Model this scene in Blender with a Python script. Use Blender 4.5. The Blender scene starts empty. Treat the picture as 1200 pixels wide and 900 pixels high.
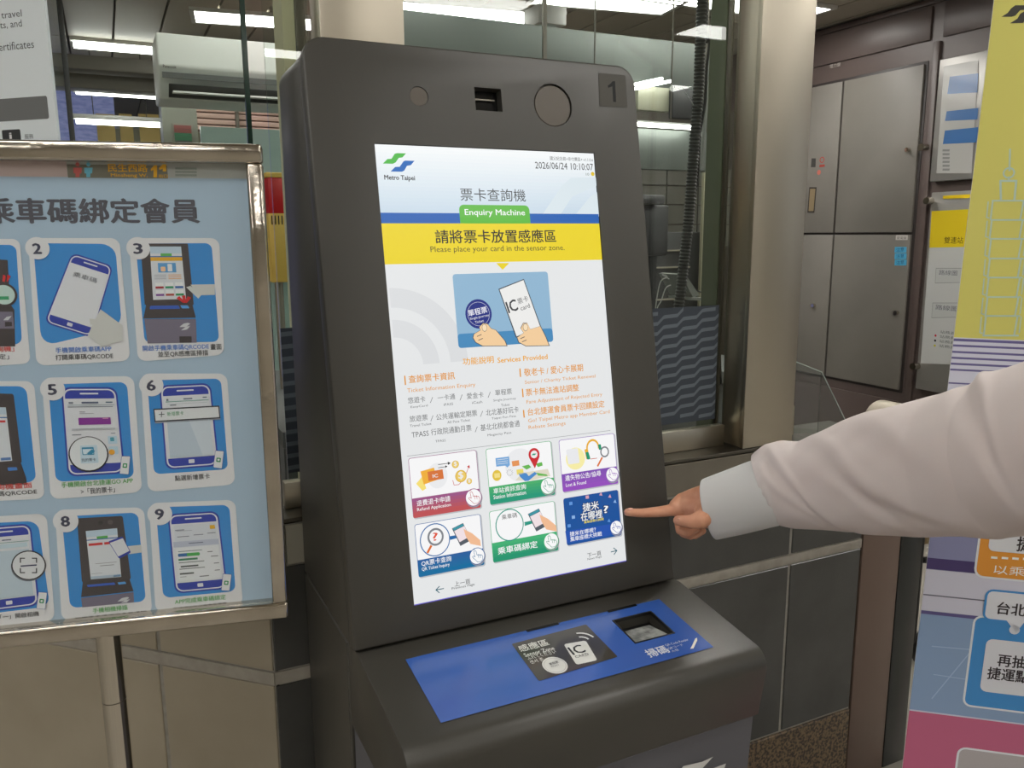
import bpy, bmesh, math, random
from mathutils import Vector, Matrix
random.seed(7)
SC = bpy.context.scene
COL = SC.collection
# ------------------------------------------------------------------ camera
F = 965.103
CAM = Vector((-0.58088, -1.13938, 1.565973))
RM = Matrix(((0.8988617500191883, -0.438201842443349, -0.0051671686344136065),
             (-0.08314641448781053, -0.15895364820209323, -0.983778639471841),
             (0.43027227206765645, 0.8847106210521606, -0.17931226641598486)))   # rows: image right, image down, view direction
TILT = 0.17861
cam_data = bpy.data.cameras.new('camera')
cam_data.sensor_fit = 'HORIZONTAL'
cam_data.sensor_width = 36.0
cam_data.lens = F / 1200 * 36.0
cam_data.clip_start = 0.02
cam = bpy.data.objects.new('camera', cam_data)
COL.objects.link(cam)
r, d, w = RM[0], RM[1], RM[2]
cam.matrix_world = Matrix(((r[0], -d[0], -w[0], CAM[0]), (r[1], -d[1], -w[1], CAM[1]), (r[2], -d[2], -w[2], CAM[2]), (0, 0, 0, 1)))
SC.camera = cam
# ------------------------------------------------------------------ world, light, exposure
world = bpy.data.worlds.new('world')
SC.world = world
world.use_nodes = True
world.node_tree.nodes['Background'].inputs[0].default_value = (0.80, 0.86, 0.92, 1)
world.node_tree.nodes['Background'].inputs[1].default_value = 0.55
SC.view_settings.view_transform = 'Standard'
SC.view_settings.look = 'None'
SC.view_settings.gamma = 1
SC.view_settings.exposure = 0.0
LAMP_STRENGTH = 15.0        # the ceiling luminaires over the hall
BOOTH_STRENGTH = 11.0

# ------------------------------------------------------------------ helpers
def lin(c):
    return tuple(((v / 255) / 12.92 if v / 255 <= 0.04045 else ((v / 255 + 0.055) / 1.055) ** 2.4) for v in c)

_m = {}
def mat(name, col=(128, 128, 128), rough=0.5, metal=0.0, **k):
    if name in _m: return _m[name]
    m = bpy.data.materials.new(name); m.use_nodes = True
    nt = m.node_tree; b = nt.nodes['Principled BSDF']
    c = lin(col) + (1,)
    b.inputs['Base Color'].default_value = c
    b.inputs['Roughness'].default_value = rough
    b.inputs['Metallic'].default_value = metal
    for key, v in k.get('inp', {}).items(): b.inputs[key].default_value = v
    if 'emit' in k:
        b.inputs['Emission Color'].default_value = lin(k.get('ecol', (255, 255, 255))) + (1,)
        b.inputs['Emission Strength'].default_value = k['emit']
    if k.get('vcol'):
        a = nt.nodes.new('ShaderNodeVertexColor'); a.layer_name = 'Col'
        nt.links.new(a.outputs[0], b.inputs['Base Color'])
        if k['vcol'] == 'lit':
            nt.links.new(a.outputs[0], b.inputs['Emission Color'])
            b.inputs['Emission Strength'].default_value = k.get('lit', 0.95)
            b.inputs['Specular IOR Level'].default_value = 0.3
            mx = nt.nodes.new('ShaderNodeRGB'); mx.outputs[0].default_value = (0.01, 0.01, 0.01, 1)
            nt.links.new(mx.outputs[0], b.inputs['Base Color'])
    if 'noise' in k:
        sx, sy, sz, amt, col2 = k['noise']
        tc = nt.nodes.new('ShaderNodeTexCoord'); mp = nt.nodes.new('ShaderNodeMapping')
        mp.inputs['Scale'].default_value = (sx, sy, sz)
        n = nt.nodes.new('ShaderNodeTexNoise'); n.inputs['Scale'].default_value = 1; n.inputs['Detail'].default_value = k.get('detail', 4)
        nt.links.new(tc.outputs['Object'], mp.inputs[0]); nt.links.new(mp.outputs[0], n.inputs[0])
        cr = nt.nodes.new('ShaderNodeValToRGB')
        cr.color_ramp.elements[0].position = k.get('p0', 0.35); cr.color_ramp.elements[1].position = k.get('p1', 0.65)
        cr.color_ramp.elements[0].color = lin(col2) + (1,); cr.color_ramp.elements[1].color = c
        nt.links.new(n.outputs[0], cr.inputs[0]); nt.links.new(cr.outputs[0], b.inputs['Base Color'])
        if amt:
            bp = nt.nodes.new('ShaderNodeBump'); bp.inputs['Strength'].default_value = amt; bp.inputs['Distance'].default_value = 0.002
            nt.links.new(n.outputs[0], bp.inputs['Height']); nt.links.new(bp.outputs[0], b.inputs['Normal'])
    if 'brush' in k:                                      # brushed metal: stretched noise in roughness
        sx, sy, sz = k['brush']
        tc = nt.nodes.new('ShaderNodeTexCoord'); mp = nt.nodes.new('ShaderNodeMapping'); mp.inputs['Scale'].default_value = (sx, sy, sz)
        n = nt.nodes.new('ShaderNodeTexNoise'); n.inputs['Scale'].default_value = 1; n.inputs['Detail'].default_value = 2
        mr = nt.nodes.new('ShaderNodeMapRange'); mr.inputs['To Min'].default_value = rough * 0.92; mr.inputs['To Max'].default_value = rough * 1.1
        nt.links.new(tc.outputs['Object'], mp.inputs[0]); nt.links.new(mp.outputs[0], n.inputs[0])
        nt.links.new(n.outputs[0], mr.inputs[0]); nt.links.new(mr.outputs[0], b.inputs['Roughness'])
    _m[name] = m
    return m

def glass_mat(name, tint=(225, 238, 232), rough=0.0, refl=1.45):
    if name in _m: return _m[name]
    m = bpy.data.materials.new(name); m.use_nodes = True; nt = m.node_tree
    nt.nodes.remove(nt.nodes['Principled BSDF'])
    out = nt.nodes['Material Output']
    t = nt.nodes.new('ShaderNodeBsdfTransparent'); t.inputs[0].default_value = lin(tint) + (1,)
    g = nt.nodes.new('ShaderNodeBsdfGlossy'); g.inputs['Roughness'].default_value = rough
    lw = nt.nodes.new('ShaderNodeLayerWeight'); lw.inputs[0].default_value = 0.5      # thin sheet: same reflectance from both faces
    pw = nt.nodes.new('ShaderNodeMath'); pw.operation = 'POWER'; pw.inputs[1].default_value = 4.0
    fr = nt.nodes.new('ShaderNodeMath'); fr.operation = 'MULTIPLY_ADD'; fr.inputs[1].default_value = 0.9; fr.inputs[2].default_value = (refl - 1) ** 2 / (refl + 1) ** 2
    nt.links.new(lw.outputs['Facing'], pw.inputs[0]); nt.links.new(pw.outputs[0], fr.inputs[0])
    mx = nt.nodes.new('ShaderNodeMixShader')
    nt.links.new(fr.outputs[0], mx.inputs[0]); nt.links.new(t.outputs[0], mx.inputs[1]); nt.links.new(g.outputs[0], mx.inputs[2])
    nt.links.new(mx.outputs[0], out.inputs[0])
    _m[name] = m
    return m

WL = {}      # world location of every object made here
def props(o, label=None, cat=None, group=None, kind=None):
    for a, b in (('label', label), ('category', cat), ('group', group), ('kind', kind)):
        if b: o[a] = b
    return o

def empty(name, loc, label=None, cat=None, group=None, kind=None):
    o = bpy.data.objects.new(name, None); o.empty_display_size = 0.05
    COL.objects.link(o); o.location = loc; WL[o.name] = Vector(loc)
    return props(o, label, cat, group, kind)

def link(name, me, parent=None, **p):
    """links mesh (in world coordinates) as an object whose origin is the middle of its bounds"""
    vs = [v.co for v in me.vertices]
    c = Vector([(min(v[i] for v in vs) + max(v[i] for v in vs)) / 2 for i in range(3)])
    me.transform(Matrix.Translation(-c))
    o = bpy.data.objects.new(name, me); COL.objects.link(o); WL[o.name] = c
    if parent is not None:
        o.parent = parent; o.location = c - WL[parent.name]
    else:
        o.location = c
    return props(o, p.get('label'), p.get('cat'), p.get('group'), p.get('kind'))

class MB:
    def __init__(s): s.bm = bmesh.new()
    def box(s, x0, x1, y0, y1, z0, z1, bev=0, seg=2, M=None):
        b = bmesh.new()
        bmesh.ops.create_cube(b, size=1)
        for v in b.verts:
            v.co = Vector(((x0 + x1) / 2 + v.co.x * (x1 - x0), (y0 + y1) / 2 + v.co.y * (y1 - y0), (z0 + z1) / 2 + v.co.z * (z1 - z0)))
        if bev: bmesh.ops.bevel(b, geom=b.edges[:], offset=bev, segments=seg, affect='EDGES', profile=0.5)
        s._add(b, M); return s
    def _add(s, b, M=None):
        if M is not None: b.transform(M)
        me = bpy.data.meshes.new('t'); b.to_mesh(me); b.free(); s.bm.from_mesh(me); bpy.data.meshes.remove(me)
    def prism(s, loopA, loopB, bev=0, seg=2, M=None, capA=True, capB=True):
        b = bmesh.new()
        A = [b.verts.new(p) for p in loopA]; B = [b.verts.new(p) for p in loopB]; n = len(A)
        if capA: b.faces.new(A)
        if capB: b.faces.new(B[::-1])
        for i in range(n): b.faces.new((A[i], B[i], B[(i + 1) % n], A[(i + 1) % n]))
        bmesh.ops.recalc_face_normals(b, faces=b.faces[:])
        if bev:
            es = [e for e in b.edges if e.calc_face_angle(0) > math.radians(40)]
            bmesh.ops.bevel(b, geom=es, offset=bev, segments=seg, affect='EDGES', profile=0.5)
        s._add(b, M); return s
    def tube(s, pts, rad, n=12, caps=True):
        pts = [Vector(p) for p in pts]
        rads = rad if isinstance(rad, (list, tuple)) else [rad] * len(pts)
        b = bmesh.new(); rings = []
        prev = None
        for i, p in enumerate(pts):
            t = (pts[min(i + 1, len(pts) - 1)] - pts[max(i - 1, 0)]).normalized()
            if prev is None:
                a = Vector((0, 0, 1)) if abs(t.z) < 0.9 else Vector((1, 0, 0))
                prev = t.cross(a).normalized()
            u = (prev - t * prev.dot(t)).normalized(); prev = u; v = t.cross(u)
            rings.append([b.verts.new(p + (u * math.cos(2 * math.pi * k / n) + v * math.sin(2 * math.pi * k / n)) * rads[i]) for k in range(n)])
        for i in range(len(rings) - 1):
            for k in range(n): b.faces.new((rings[i][k], rings[i][(k + 1) % n], rings[i + 1][(k + 1) % n], rings[i + 1][k]))
        if caps: b.faces.new(rings[0][::-1]); b.faces.new(rings[-1])
        bmesh.ops.recalc_face_normals(b, faces=b.faces[:])
        s._add(b); return s
    def ball(s, c, r, sc=(1, 1, 1), sub=2):
        b = bmesh.new(); bmesh.ops.create_icosphere(b, subdivisions=sub, radius=1)
        for v in b.verts: v.co = Vector((c[0] + v.co.x * r * sc[0], c[1] + v.co.y * r * sc[1], c[2] + v.co.z * r * sc[2]))
        s._add(b); return s
    def done(s, name, m, parent=None, smooth=True, **p):
        me = bpy.data.meshes.new(name); s.bm.to_mesh(me); s.bm.free()
        for mm in (m if isinstance(m, (list, tuple)) else [m]): me.materials.append(mm)
        if smooth:
            for f in me.polygons: f.use_smooth = True
            me.set_sharp_from_angle(angle=math.radians(35))
        return link(name, me, parent, **p)

def box(name, x0, x1, y0, y1, z0, z1, m, parent=None, bev=0.0, M=None, **p):
    return MB().box(x0, x1, y0, y1, z0, z1, bev, M=M).done(name, m, parent, **p)

def ray(x, y):
    a = Vector(((x - 600) / F, (y - 450) / F, 1.0))
    return RM.transposed() @ a
def on(x, y, P, n):
    q = ray(x, y); P = Vector(P); n = Vector(n)
    return CAM + q * (n.dot(P - CAM) / n.dot(q))
def atY(x, y, Y): return on(x, y, (0, Y, 0), (0, 1, 0))
def atX(x, y, X): return on(x, y, (X, 0, 0), (1, 0, 0))
def atZ(x, y, Z): return on(x, y, (0, 0, Z), (0, 0, 1))
def atD(x, y, D): return CAM + ray(x, y) * D
def px(P):
    c = RM @ (Vector(P) - CAM); return 600 + F * c[0] / c[2], 450 + F * c[1] / c[2]

# --- lettering: Blender's built-in font, turned into flat mesh once per string
_fc = bpy.data.curves.new('lettering_source', 'FONT')
_fo = bpy.data.objects.new('lettering_source', _fc); COL.objects.link(_fo)
_fc.resolution_u = 2
_tc = {}
def glyphs(s, bold=0.0, sp=1.0):
    k = (s, bold, sp)
    if k not in _tc:
        _fc.body = s; _fc.offset = bold; _fc.space_character = sp
        dg = bpy.context.evaluated_depsgraph_get(); dg.update()
        me = bpy.data.meshes.new_from_object(_fo.evaluated_get(dg))
        vs = [(v.co.x, v.co.y) for v in me.vertices]; fs = [tuple(p.vertices) for p in me.polygons]
        bpy.data.meshes.remove(me)
        xs = [v[0] for v in vs]; ys = [v[1] for v in vs]
        _tc[k] = (vs, fs, min(xs), max(xs), min(ys), max(ys))
    return _tc[k]

class Art:
    """flat print on a plane: every shape is given by image points that are carried onto the real plane"""
    def __init__(s, P, U, N, V=None, z=(0, 0, 1), lift=0.0):
        s.P, s.U, s.N = Vector(P), Vector(U).normalized(), Vector(N).normalized()
        s.V = Vector(V).normalized() if V else s.N.cross(s.U)
        s.z = z; s.vs = []; s.fs = []; s.cs = []; s.lift = lift; s.L = 0
    def zoom(s, ox, oy, k): s.z = (ox, oy, k); return s
    def q(s, x, y):
        x, y = s.z[0] + x / s.z[2], s.z[1] + y / s.z[2]
        p = on(x, y, s.P, s.N) - s.P
        return Vector((p.dot(s.U), p.dot(s.V)))
    def add(s, pts, faces, col, L):
        b = len(s.vs); h = s.lift + L * 0.00016
        s.vs += [s.P + s.U * p[0] + s.V * p[1] + s.N * h for p in pts]
        c = lin(col) + (1,)
        for f in faces: s.fs.append(tuple(b + i for i in f)); s.cs.append(c)
    def uvpoly(s, pts, col, L): s.add(pts, [tuple(range(len(pts)))], col, L)
    def poly(s, pts, col, L=1): s.uvpoly([s.q(*p) for p in pts], col, L)
    def row(s, x0, y0, x1):
        """right end of a line that starts at image point x0,y0 and runs along the plane's own horizontal"""
        a = s.q(x0, y0)
        W = s.P + s.U * a[0] + s.V * a[1]; A = px(W); B = px(W + s.U * 0.05)
        m = (B[1] - A[1]) / (B[0] - A[0])
        return a, s.q(x1, y0 + m * (x1 - x0))
    def rect(s, x0, y0, x1, h, col, L=1, r=0.0, grow=0.0):
        a, b = s.row(x0, y0, x1); t = s.q(x0, y0 - h)
        s.uvrect(a[0] - grow, min(b[0], 1e9) + grow, a[1] - grow, t[1] + grow, col, L, r)
    def uvrect(s, u0, u1, v0, v1, col, L=1, r=0.0):
        if r <= 0: pts = [(u0, v0), (u1, v0), (u1, v1), (u0, v1)]
        else:
            pts = []
            for cx, cy, a0 in ((u1 - r, v0 + r, -90), (u1 - r, v1 - r, 0), (u0 + r, v1 - r, 90), (u0 + r, v0 + r, 180)):
                for k in range(5):
                    a = math.radians(a0 + k * 22.5); pts.append((cx + r * math.cos(a), cy + r * math.sin(a)))
        s.uvpoly(pts, col, L)
    def quad(s, c4, col, L=1, rr=0.1, ext=0.0):
        """rounded quad from four image corners TL TR BR BL"""
        A, B, C, D = [s.q(*p) for p in c4]
        w = ((B - A).length + (C - D).length) / 2; h = ((D - A).length + (C - B).length) / 2
        R = rr * min(w, h); ru, rv = R / w, R / h; eu, ev = ext / w, ext / h
        pts = []
        for cu, cv, a0 in ((1 - ru, 1 - rv, 0), (ru, 1 - rv, 90), (ru, rv, 180), (1 - ru, rv, 270)):
            for k in range(6 if rr else 1):
                a = math.radians(a0 + (k * 18 if rr else 45))
                u = cu + (ru * math.cos(a)) ; v = cv + (rv * math.sin(a))
                if not rr: u, v = (1 if cu > .5 else 0), (1 if cv > .5 else 0)
                u = u + (u - .5) * 2 * eu; v = v + (v - .5) * 2 * ev
                pts.append((A * (1 - u) + B * u) * (1 - v) + (D * (1 - u) + C * u) * v)
        s.uvpoly(pts, col, L)
    def disc(s, x, y, rpx, col, L=1, inner=0.0, a0=0, a1=360, sx=1.0):
        c = s.q(x, y); rr = (s.q(x, y - rpx) - s.q(x, y + rpx)).length / 2
        n = 28
        if inner <= 0 and a1 - a0 >= 360:
            s.uvpoly([(c[0] + rr * sx * math.cos(2 * math.pi * k / n), c[1] + rr * math.sin(2 * math.pi * k / n)) for k in range(n)], col, L); return
        pts, fs = [], []
        for k in range(n + 1):
            a = math.radians(a0 + (a1 - a0) * k / n)
            pts += [(c[0] + rr * sx * math.cos(a), c[1] + rr * math.sin(a)), (c[0] + rr * inner * sx * math.cos(a), c[1] + rr * inner * math.sin(a))]
        for k in range(n): fs.append((2 * k, 2 * k + 2, 2 * k + 3, 2 * k + 1))
        s.add(pts, fs, col, L)
    def line(s, pts, wpx, col, L=1):
        P = [s.q(*p) for p in pts]; W = (s.q(pts[0][0], pts[0][1]) - s.q(pts[0][0], pts[0][1] + wpx)).length / 2
        for a, b in zip(P, P[1:]):
            t = (b - a).normalized(); n = Vector((-t[1], t[0])) * W; t = t * W * 0.6
            s.uvpoly([a - t + n, a - t - n, b + t - n, b + t + n], col, L)
    def text(s, t, x0, y0, x1, h, col, L=3, bold=0.0, sp=1.0, slope=None):
        """x0,y0 = image point of the bottom left of the lettering, x1 = its right end, h = its height"""
        vs, fs, a0, a1, b0, b1 = glyphs(t, 0.0, sp)
        if slope is None: A, B = s.row(x0, y0, x1)
        else: A, B = s.q(x0, y0), s.q(x1, y0 + slope * (x1 - x0))
        T = s.q(x0, y0 - h)
        ex = (B - A) / (a1 - a0); hh = (T - A).length / (b1 - b0)
        ey = Vector((-ex[1], ex[0])).normalized() * hh
        k = bold * 0.7
        for i, (dx, dy) in enumerate([(0, 0)] if not bold else [(-k, 0), (k, 0), (0, k * .7), (0, -k * .7)] + ([(-k, -k), (k, k), (-k, k), (k, -k)] if bold > .05 else [])):
            s.add([A + ex * (v[0] - a0 + dx) + ey * (v[1] - b0 + dy) for v in vs], fs, col, L + i * 0.08)
    def done(s, name, m, parent=None, **p):
        me = bpy.data.meshes.new(name); me.from_pydata([tuple(v) for v in s.vs], [], s.fs)
        ca = me.color_attributes.new('Col', 'FLOAT_COLOR', 'CORNER')
        i = 0
        for f, c in zip(s.fs, s.cs):
            for _ in f: ca.data[i].color = c; i += 1
        me.materials.append(m)
        return link(name, me, parent, **p)

# ------------------------------------------------------------------ materials
steel = mat('brushed_steel', (190, 182, 166), 0.36, 1.0, brush=(2, 2, 30))
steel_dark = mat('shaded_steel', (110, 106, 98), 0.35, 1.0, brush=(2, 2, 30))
chrome = mat('polished_steel', (205, 198, 186), 0.10, 1.0)
chrome_wavy = mat('polished_frame_steel', (200, 192, 180), 0.12, 1.0, noise=(16, 16, 16, 0.6, (188, 180, 168)))
kioskm = mat('charcoal_powder_coat', (64, 62, 57), 0.40, inp={'Specular IOR Level': 0.5}, noise=(1500, 1500, 1500, 0.06, (60, 58, 53)))
kioskg = mat('grey_cabinet_paint', (84, 84, 90), 0.45)
blackm = mat('black_plastic', (20, 20, 20), 0.4)
darkm = mat('dark_plastic', (42, 42, 43), 0.5)
print_m = mat('printed_ink', vcol='ink', rough=0.5, inp={'Specular IOR Level': 0.25})
print_gloss = mat('printed_ink_gloss', vcol='ink', rough=0.12)
print_lit = mat('screen_pixels', vcol='lit', rough=0.25)
tile_dark = mat('dark_wall_tile', (74, 74, 72), 0.22, noise=(6, 6, 6, 0, (66, 66, 64)))
tile_beige = mat('beige_wall_tile', (158, 148, 130), 0.4, noise=(5, 5, 5, 0, (150, 140, 122)))
grout = mat('pale_grout', (150, 146, 138), 0.8, noise=(60, 60, 60, 0.2, (136, 132, 124)))
glass = glass_mat('window_glass', (248, 252, 250))
glass_edge = mat('glass_edge_green', (28, 52, 42), 0.15)
white_paint = mat('white_paint', (225, 225, 222), 0.5)
lamp_m = mat('fluorescent_diffuser', (255, 255, 255), 0.5, emit=LAMP_STRENGTH, ecol=(255, 252, 246))
booth_lamp_m = mat('booth_fluorescent_diffuser', (255, 255, 255), 0.5, emit=BOOTH_STRENGTH, ecol=(255, 252, 246))

# ------------------------------------------------------------------ the setting
YW, YG = 0.36, 0.43       # face of the tiled booth wall, plane of the glass above it
MB().box(-7, 9, -7, 11, -0.05, 0).done('floor', mat('station_floor', (150, 145, 135), 0.35, noise=(3, 3, 3, 0, (140, 135, 126))), kind='structure')
cp = box('ceiling', -7, 9, -7, 11, 3.06, 3.12, mat('ceiling_void', (90, 86, 80), 0.8), kind='structure')
plank = mat('ceiling_plank', (176, 170, 156), 0.55)
k = 0
for i in range(20):
    for j in range(4):
        x0 = -1.0 + i * 0.3; y0 = 1.2 + j * 2.4
        box('ceiling_plank', x0 + 0.008, x0 + 0.292, y0 + 0.01, y0 + 2.39, 3.0, 3.03, plank, cp)
box('ceiling_plank', -7, -1.01, -7, 11, 3.0, 3.03, plank, cp)
box('ceiling_plank', -0.99, 9, -7, 1.19, 3.0, 3.03, plank, cp)
hallw = mat('hall_wall', (196, 190, 178), 0.5)
box('wall_back', -7, 9, -7.1, -7, 0, 3, hallw, kind='structure')
box('wall_left', -7.1, -7, -7, 11, 0, 3, hallw, kind='structure')
box('wall_far', -7, 9, 11, 11.1, 0, 3, hallw, kind='structure')

# booth: tiled low wall facing the camera's right
wf = MB().box(-0.35, 1.203, YW + 0.001, YW + 0.12, 0.0, 1.036).done('wall_front', grout, kind='structure')
cor = Vector((-0.358, YW, 0)); th = math.radians(136); cd = Vector((math.cos(th), math.sin(th), 0)); cn = Vector((-cd.y, cd.x, 0)) * -1
cn = Vector((cd.y, -cd.x, 0)) * -1 if Vector((cd.y, -cd.x, 0)).dot(CAM - cor) < 0 else Vector((cd.y, -cd.x, 0))
def tile_loop(u0, u1, z0, z1, P, U, N, m, parent, name='wall_tile'):
    P, U, N = Vector(P), Vector(U), Vector(N)
    g = 0.0
    A = [P + U * a + Vector((0, 0, b)) - N * 0.012 for a, b in ((u0, z0), (u1, z0), (u1, z1), (u0, z1))]
    B = [p + N * 0.014 for p in A]
    return MB().prism(A, B, 0.0012, 1).done(name, m, parent)
O, X, NF = Vector((0, YW, 0)), Vector((1, 0, 0)), Vector((0, -1, 0))
granite = mat('speckled_granite', (126, 106, 82), 0.45, noise=(120, 120, 120, 0.1, (58, 50, 42)), p0=0.42, p1=0.58)
for (a, b) in ((-0.356, -0.262), (-0.252, 0.34), (0.35, 0.940), (0.950, 1.201)):
    tile_loop(a, b, 0.246, 0.717, O, X, NF, tile_dark, wf)
    tile_loop(a, b, 0.749, 0.953, O, X, NF, tile_dark, wf)
course = mat('polished_border_course', (120, 114, 102), 0.18, noise=(5, 5, 5, 0, (108, 102, 92)))
lit_course = mat('lit_border_tile', (176, 172, 158), .35)  # bright reflection on the polished course, put into a paler tile colour
tile_loop(-0.322, -0.262, 0.957, 1.034, O, X, NF, lit_course, wf, 'border_tile')
for (a, b) in ((-0.356, 0.34), (0.342, 1.201)):
    if a > 0: tile_loop(a, b, 0.960, 1.036, O, X, NF, course, wf, 'border_tile')
    else: tile_loop(-0.260, b, 0.960, 1.036, O, X, NF, course, wf, 'border_tile'); tile_loop(-0.356, -0.324, 0.960, 1.036, O, X, NF, tile_dark, wf, 'border_tile')
    tile_loop(a, b, 0.0, 0.240, O + Vector((0, -0.004, 0)), X, NF, granite, wf, 'granite_skirting')
bandm = mat('pale_stone_band', (158, 152, 142), 0.5, noise=(40, 40, 40, 0, (146, 140, 130)))
MB().box(-0.358, 1.203, YW - 0.003, YW + 0.02, 0.7205, 0.7455, 0.001).done('stone_band', bandm, wf)
# chamfered wall, beige
wl = MB().prism([cor + cd * a - cn * 0.001 + Vector((0, 0, z)) for a, z in ((0, 0), (2.4, 0), (2.4, 1.036), (0, 1.036))],
                [cor + cd * a - cn * 0.12 + Vector((0, 0, z)) for a, z in ((0, 0), (2.4, 0), (2.4, 1.036), (0, 1.036))]).done('wall_corner', grout, kind='structure')
for (a, b) in ((0.002, 0.262), (0.272, 0.865), (0.875, 1.468), (1.478, 2.07)):
    for z0, z1 in ((0.246, 0.717), (0.749, 1.03)):
        tile_loop(a, b, z0, z1, cor, cd, cn, tile_beige, wl)
MB().prism([cor + cd * a + cn * 0.003 + Vector((0, 0, z)) for a, z in ((0, .7205), (2.4, .7205), (2.4, .7455), (0, .7455))],
           [cor + cd * a - cn * 0.02 + Vector((0, 0, z)) for a, z in ((0, .7205), (2.4, .7205), (2.4, .7455), (0, .7455))]).done('stone_band', bandm, wl)

# ledge and glazing channel
led = MB().prism([(-0.36, YW, 1.038), (1.0, YW, 1.038), (1.0, YW, 1.046), (-0.36, YW, 1.046)],
                 [(-0.30, YW + 0.16, 1.038), (1.0, YW + 0.16, 1.038), (1.0, YW + 0.16, 1.046), (-0.30, YW + 0.16, 1.046)], 0.001, 1)
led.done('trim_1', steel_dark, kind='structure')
box('trim_2', -0.31, 0.762, YG - 0.012, YG + 0.012, 1.046, 1.098, steel, bev=0.002, kind='structure')
box('trim_3', 0.935, 0.992, YG - 0.012, YG + 0.012, 1.046, 1.125, mat('cream_steel', (176, 168, 146), 0.3, 0.6), bev=0.002, kind='structure')

def window(name, P, U, N, u0, u1, z0, z1, chev=True):
    e = box_plane(name, P, U, N, u0, u1, z0, z1, 0.008, glass, kind='structure')
    return e
def box_plane(name, P, U, N, u0, u1, z0, z1, t, m, parent=None, off=0.0, **p):
    P, U, N = Vector(P), Vector(U), Vector(N)
    A = [P + U * a + Vector((0, 0, b)) + N * (off + t / 2) for a, b in ((u0, z0), (u1, z0), (u1, z1), (u0, z1))]
    B = [q - N * t for q in A]
    return MB().prism(A, B).done(name, m, parent, smooth=False, **p)
OG = Vector((0, YG, 0))
w1 = window('window_1', OG, X, NF, -0.300, -0.222, 1.06, 2.95)
w2 = window('window_2', OG, X, NF, -0.060, 0.766, 1.099, 2.95)
w3 = window('window_3', OG, X, NF, 0.935, 0.988, 1.126, 2.95)
box('glass_edge', 0.988, 0.992, YG - 0.004, YG + 0.004, 1.126, 2.95, mat('glass_edge_bright', (150, 185, 170), 0.1), w3)
cg = cor - cn * 0.052 + cd * 0.02
w4 = window('window_4', cg, cd, cn, 0.0, 1.15, 1.04, 2.95)
MB().box(-0.004, 0.004, -0.005, 0.005, 1.04, 2.95, M=Matrix.Translation(atY(320, 200, YG - 0.01) * Vector((1, 1, 0)).length * 0 + Vector((cg.x, cg.y, 0)))).done('glass_edge', glass_edge, w4)
# wave decals on the glass, three dimensional only as film
chev_a = (104, 112, 120); chev_b = (66, 72, 80)
def chevrons(P, U, N, u0, u1, z0, z1, parent):
    a = Art(P, U, N, (0, 0, 1), lift=0.005)
    a.uvrect(u0, u1, z0, z1, chev_b, 0)
    per, rise, pitch, th_ = 0.056, 0.017, 0.0235, 0.0085
    segs = [(0, 0), (0.58, 0.10), (0.88, 0.95), (1.0, 1.0)]
    row = z0 - 0.30
    while row < z1:
        u, z = u0, row
        while u < u1:
            for (s0, h0), (s1, h1) in zip(segs, segs[1:]):
                ua, ub = u + s0 * per, min(u + s1 * per, u1)
                if ua >= u1: continue
                za = z + h0 * rise; zb = z + h0 * rise + (h1 - h0) * rise * (ub - ua) / ((s1 - s0) * per)
                pts = [(ua, za), (ub, zb), (ub, zb + th_), (ua, za + th_)]
                if min(p[1] for p in pts) < z0 or max(p[1] for p in pts) > z1: continue
                a.uvpoly(pts, chev_a, 1)
            u += per; z += rise
        row += pitch
    return a.done('wave_decal', print_m, parent)
chevrons(OG, X, NF, -0.300, -0.225, 1.115, 1.395, w1)
chevrons(OG, X, NF, 0.30, 0.735, 1.115, 1.395, w2)
chevrons(OG, X, NF, 0.936, 0.986, 1.127, 1.395, w3)
# steel posts of the booth
def column(x0, x1, label):
    e = empty('steel_column', ((x0 + x1) / 2, YW + 0.1, 1.047), label, 'column', 'booth steel posts')
    box('front_cladding', x0, x1, YW + 0.005, YW + 0.02, 1.047, 2.99, steel, e, bev=0.002)
    box('side_cladding', x0 + 0.003, x1 - 0.003, YW + 0.021, YW + 0.090, 1.047, 2.99, steel, e, bev=0.002)
    return e
column(0.775, 0.935, 'wide brushed steel post to the right of the kiosk, beside the grey cabinets')
column(-0.215, -0.062, 'wide brushed steel post rising behind the kiosk top left corner')
box('trim_4', -0.262, -0.240, YG + 0.02, YG + 0.10, 1.047, 2.99, mat('cream_post', (204, 196, 162), 0.4), kind='structure')
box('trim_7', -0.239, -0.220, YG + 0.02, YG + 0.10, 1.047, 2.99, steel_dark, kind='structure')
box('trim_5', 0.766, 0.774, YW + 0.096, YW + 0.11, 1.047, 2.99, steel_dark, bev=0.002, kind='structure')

# ------------------------------------------------------------------ the enquiry kiosk
SA, CA = math.sin(TILT), math.cos(TILT)
FN = Vector((0, -CA, SA)); FV = Vector((0, SA, CA)); FO = Vector((0, 0, 1.0))
def fp(u, v, n=0.0): return FO + X * u + FV * v + FN * n
K = empty('ticket_enquiry_kiosk', (0, 0.1, 0), 'charcoal grey touch screen card enquiry machine with a lit portrait screen and number 1 sticker', 'kiosk')
def rrloop(u0, u1, v0, v1, r, f, rb=0.0, n=6):
    pts = []
    for cx, cy, a0, rr in ((u1 - rb, v0 + rb, -90, rb), (u1 - r, v1 - r, 0, r), (u0 + r, v1 - r, 90, r), (u0 + rb, v0 + rb, 180, rb)):
        if rr == 0: pts.append(f(cx, cy)); continue
        for k in range(n + 1):
            a = math.radians(a0 + 90 * k / n); pts.append(f(cx + rr * math.cos(a), cy + rr * math.sin(a)))
    return pts
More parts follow.
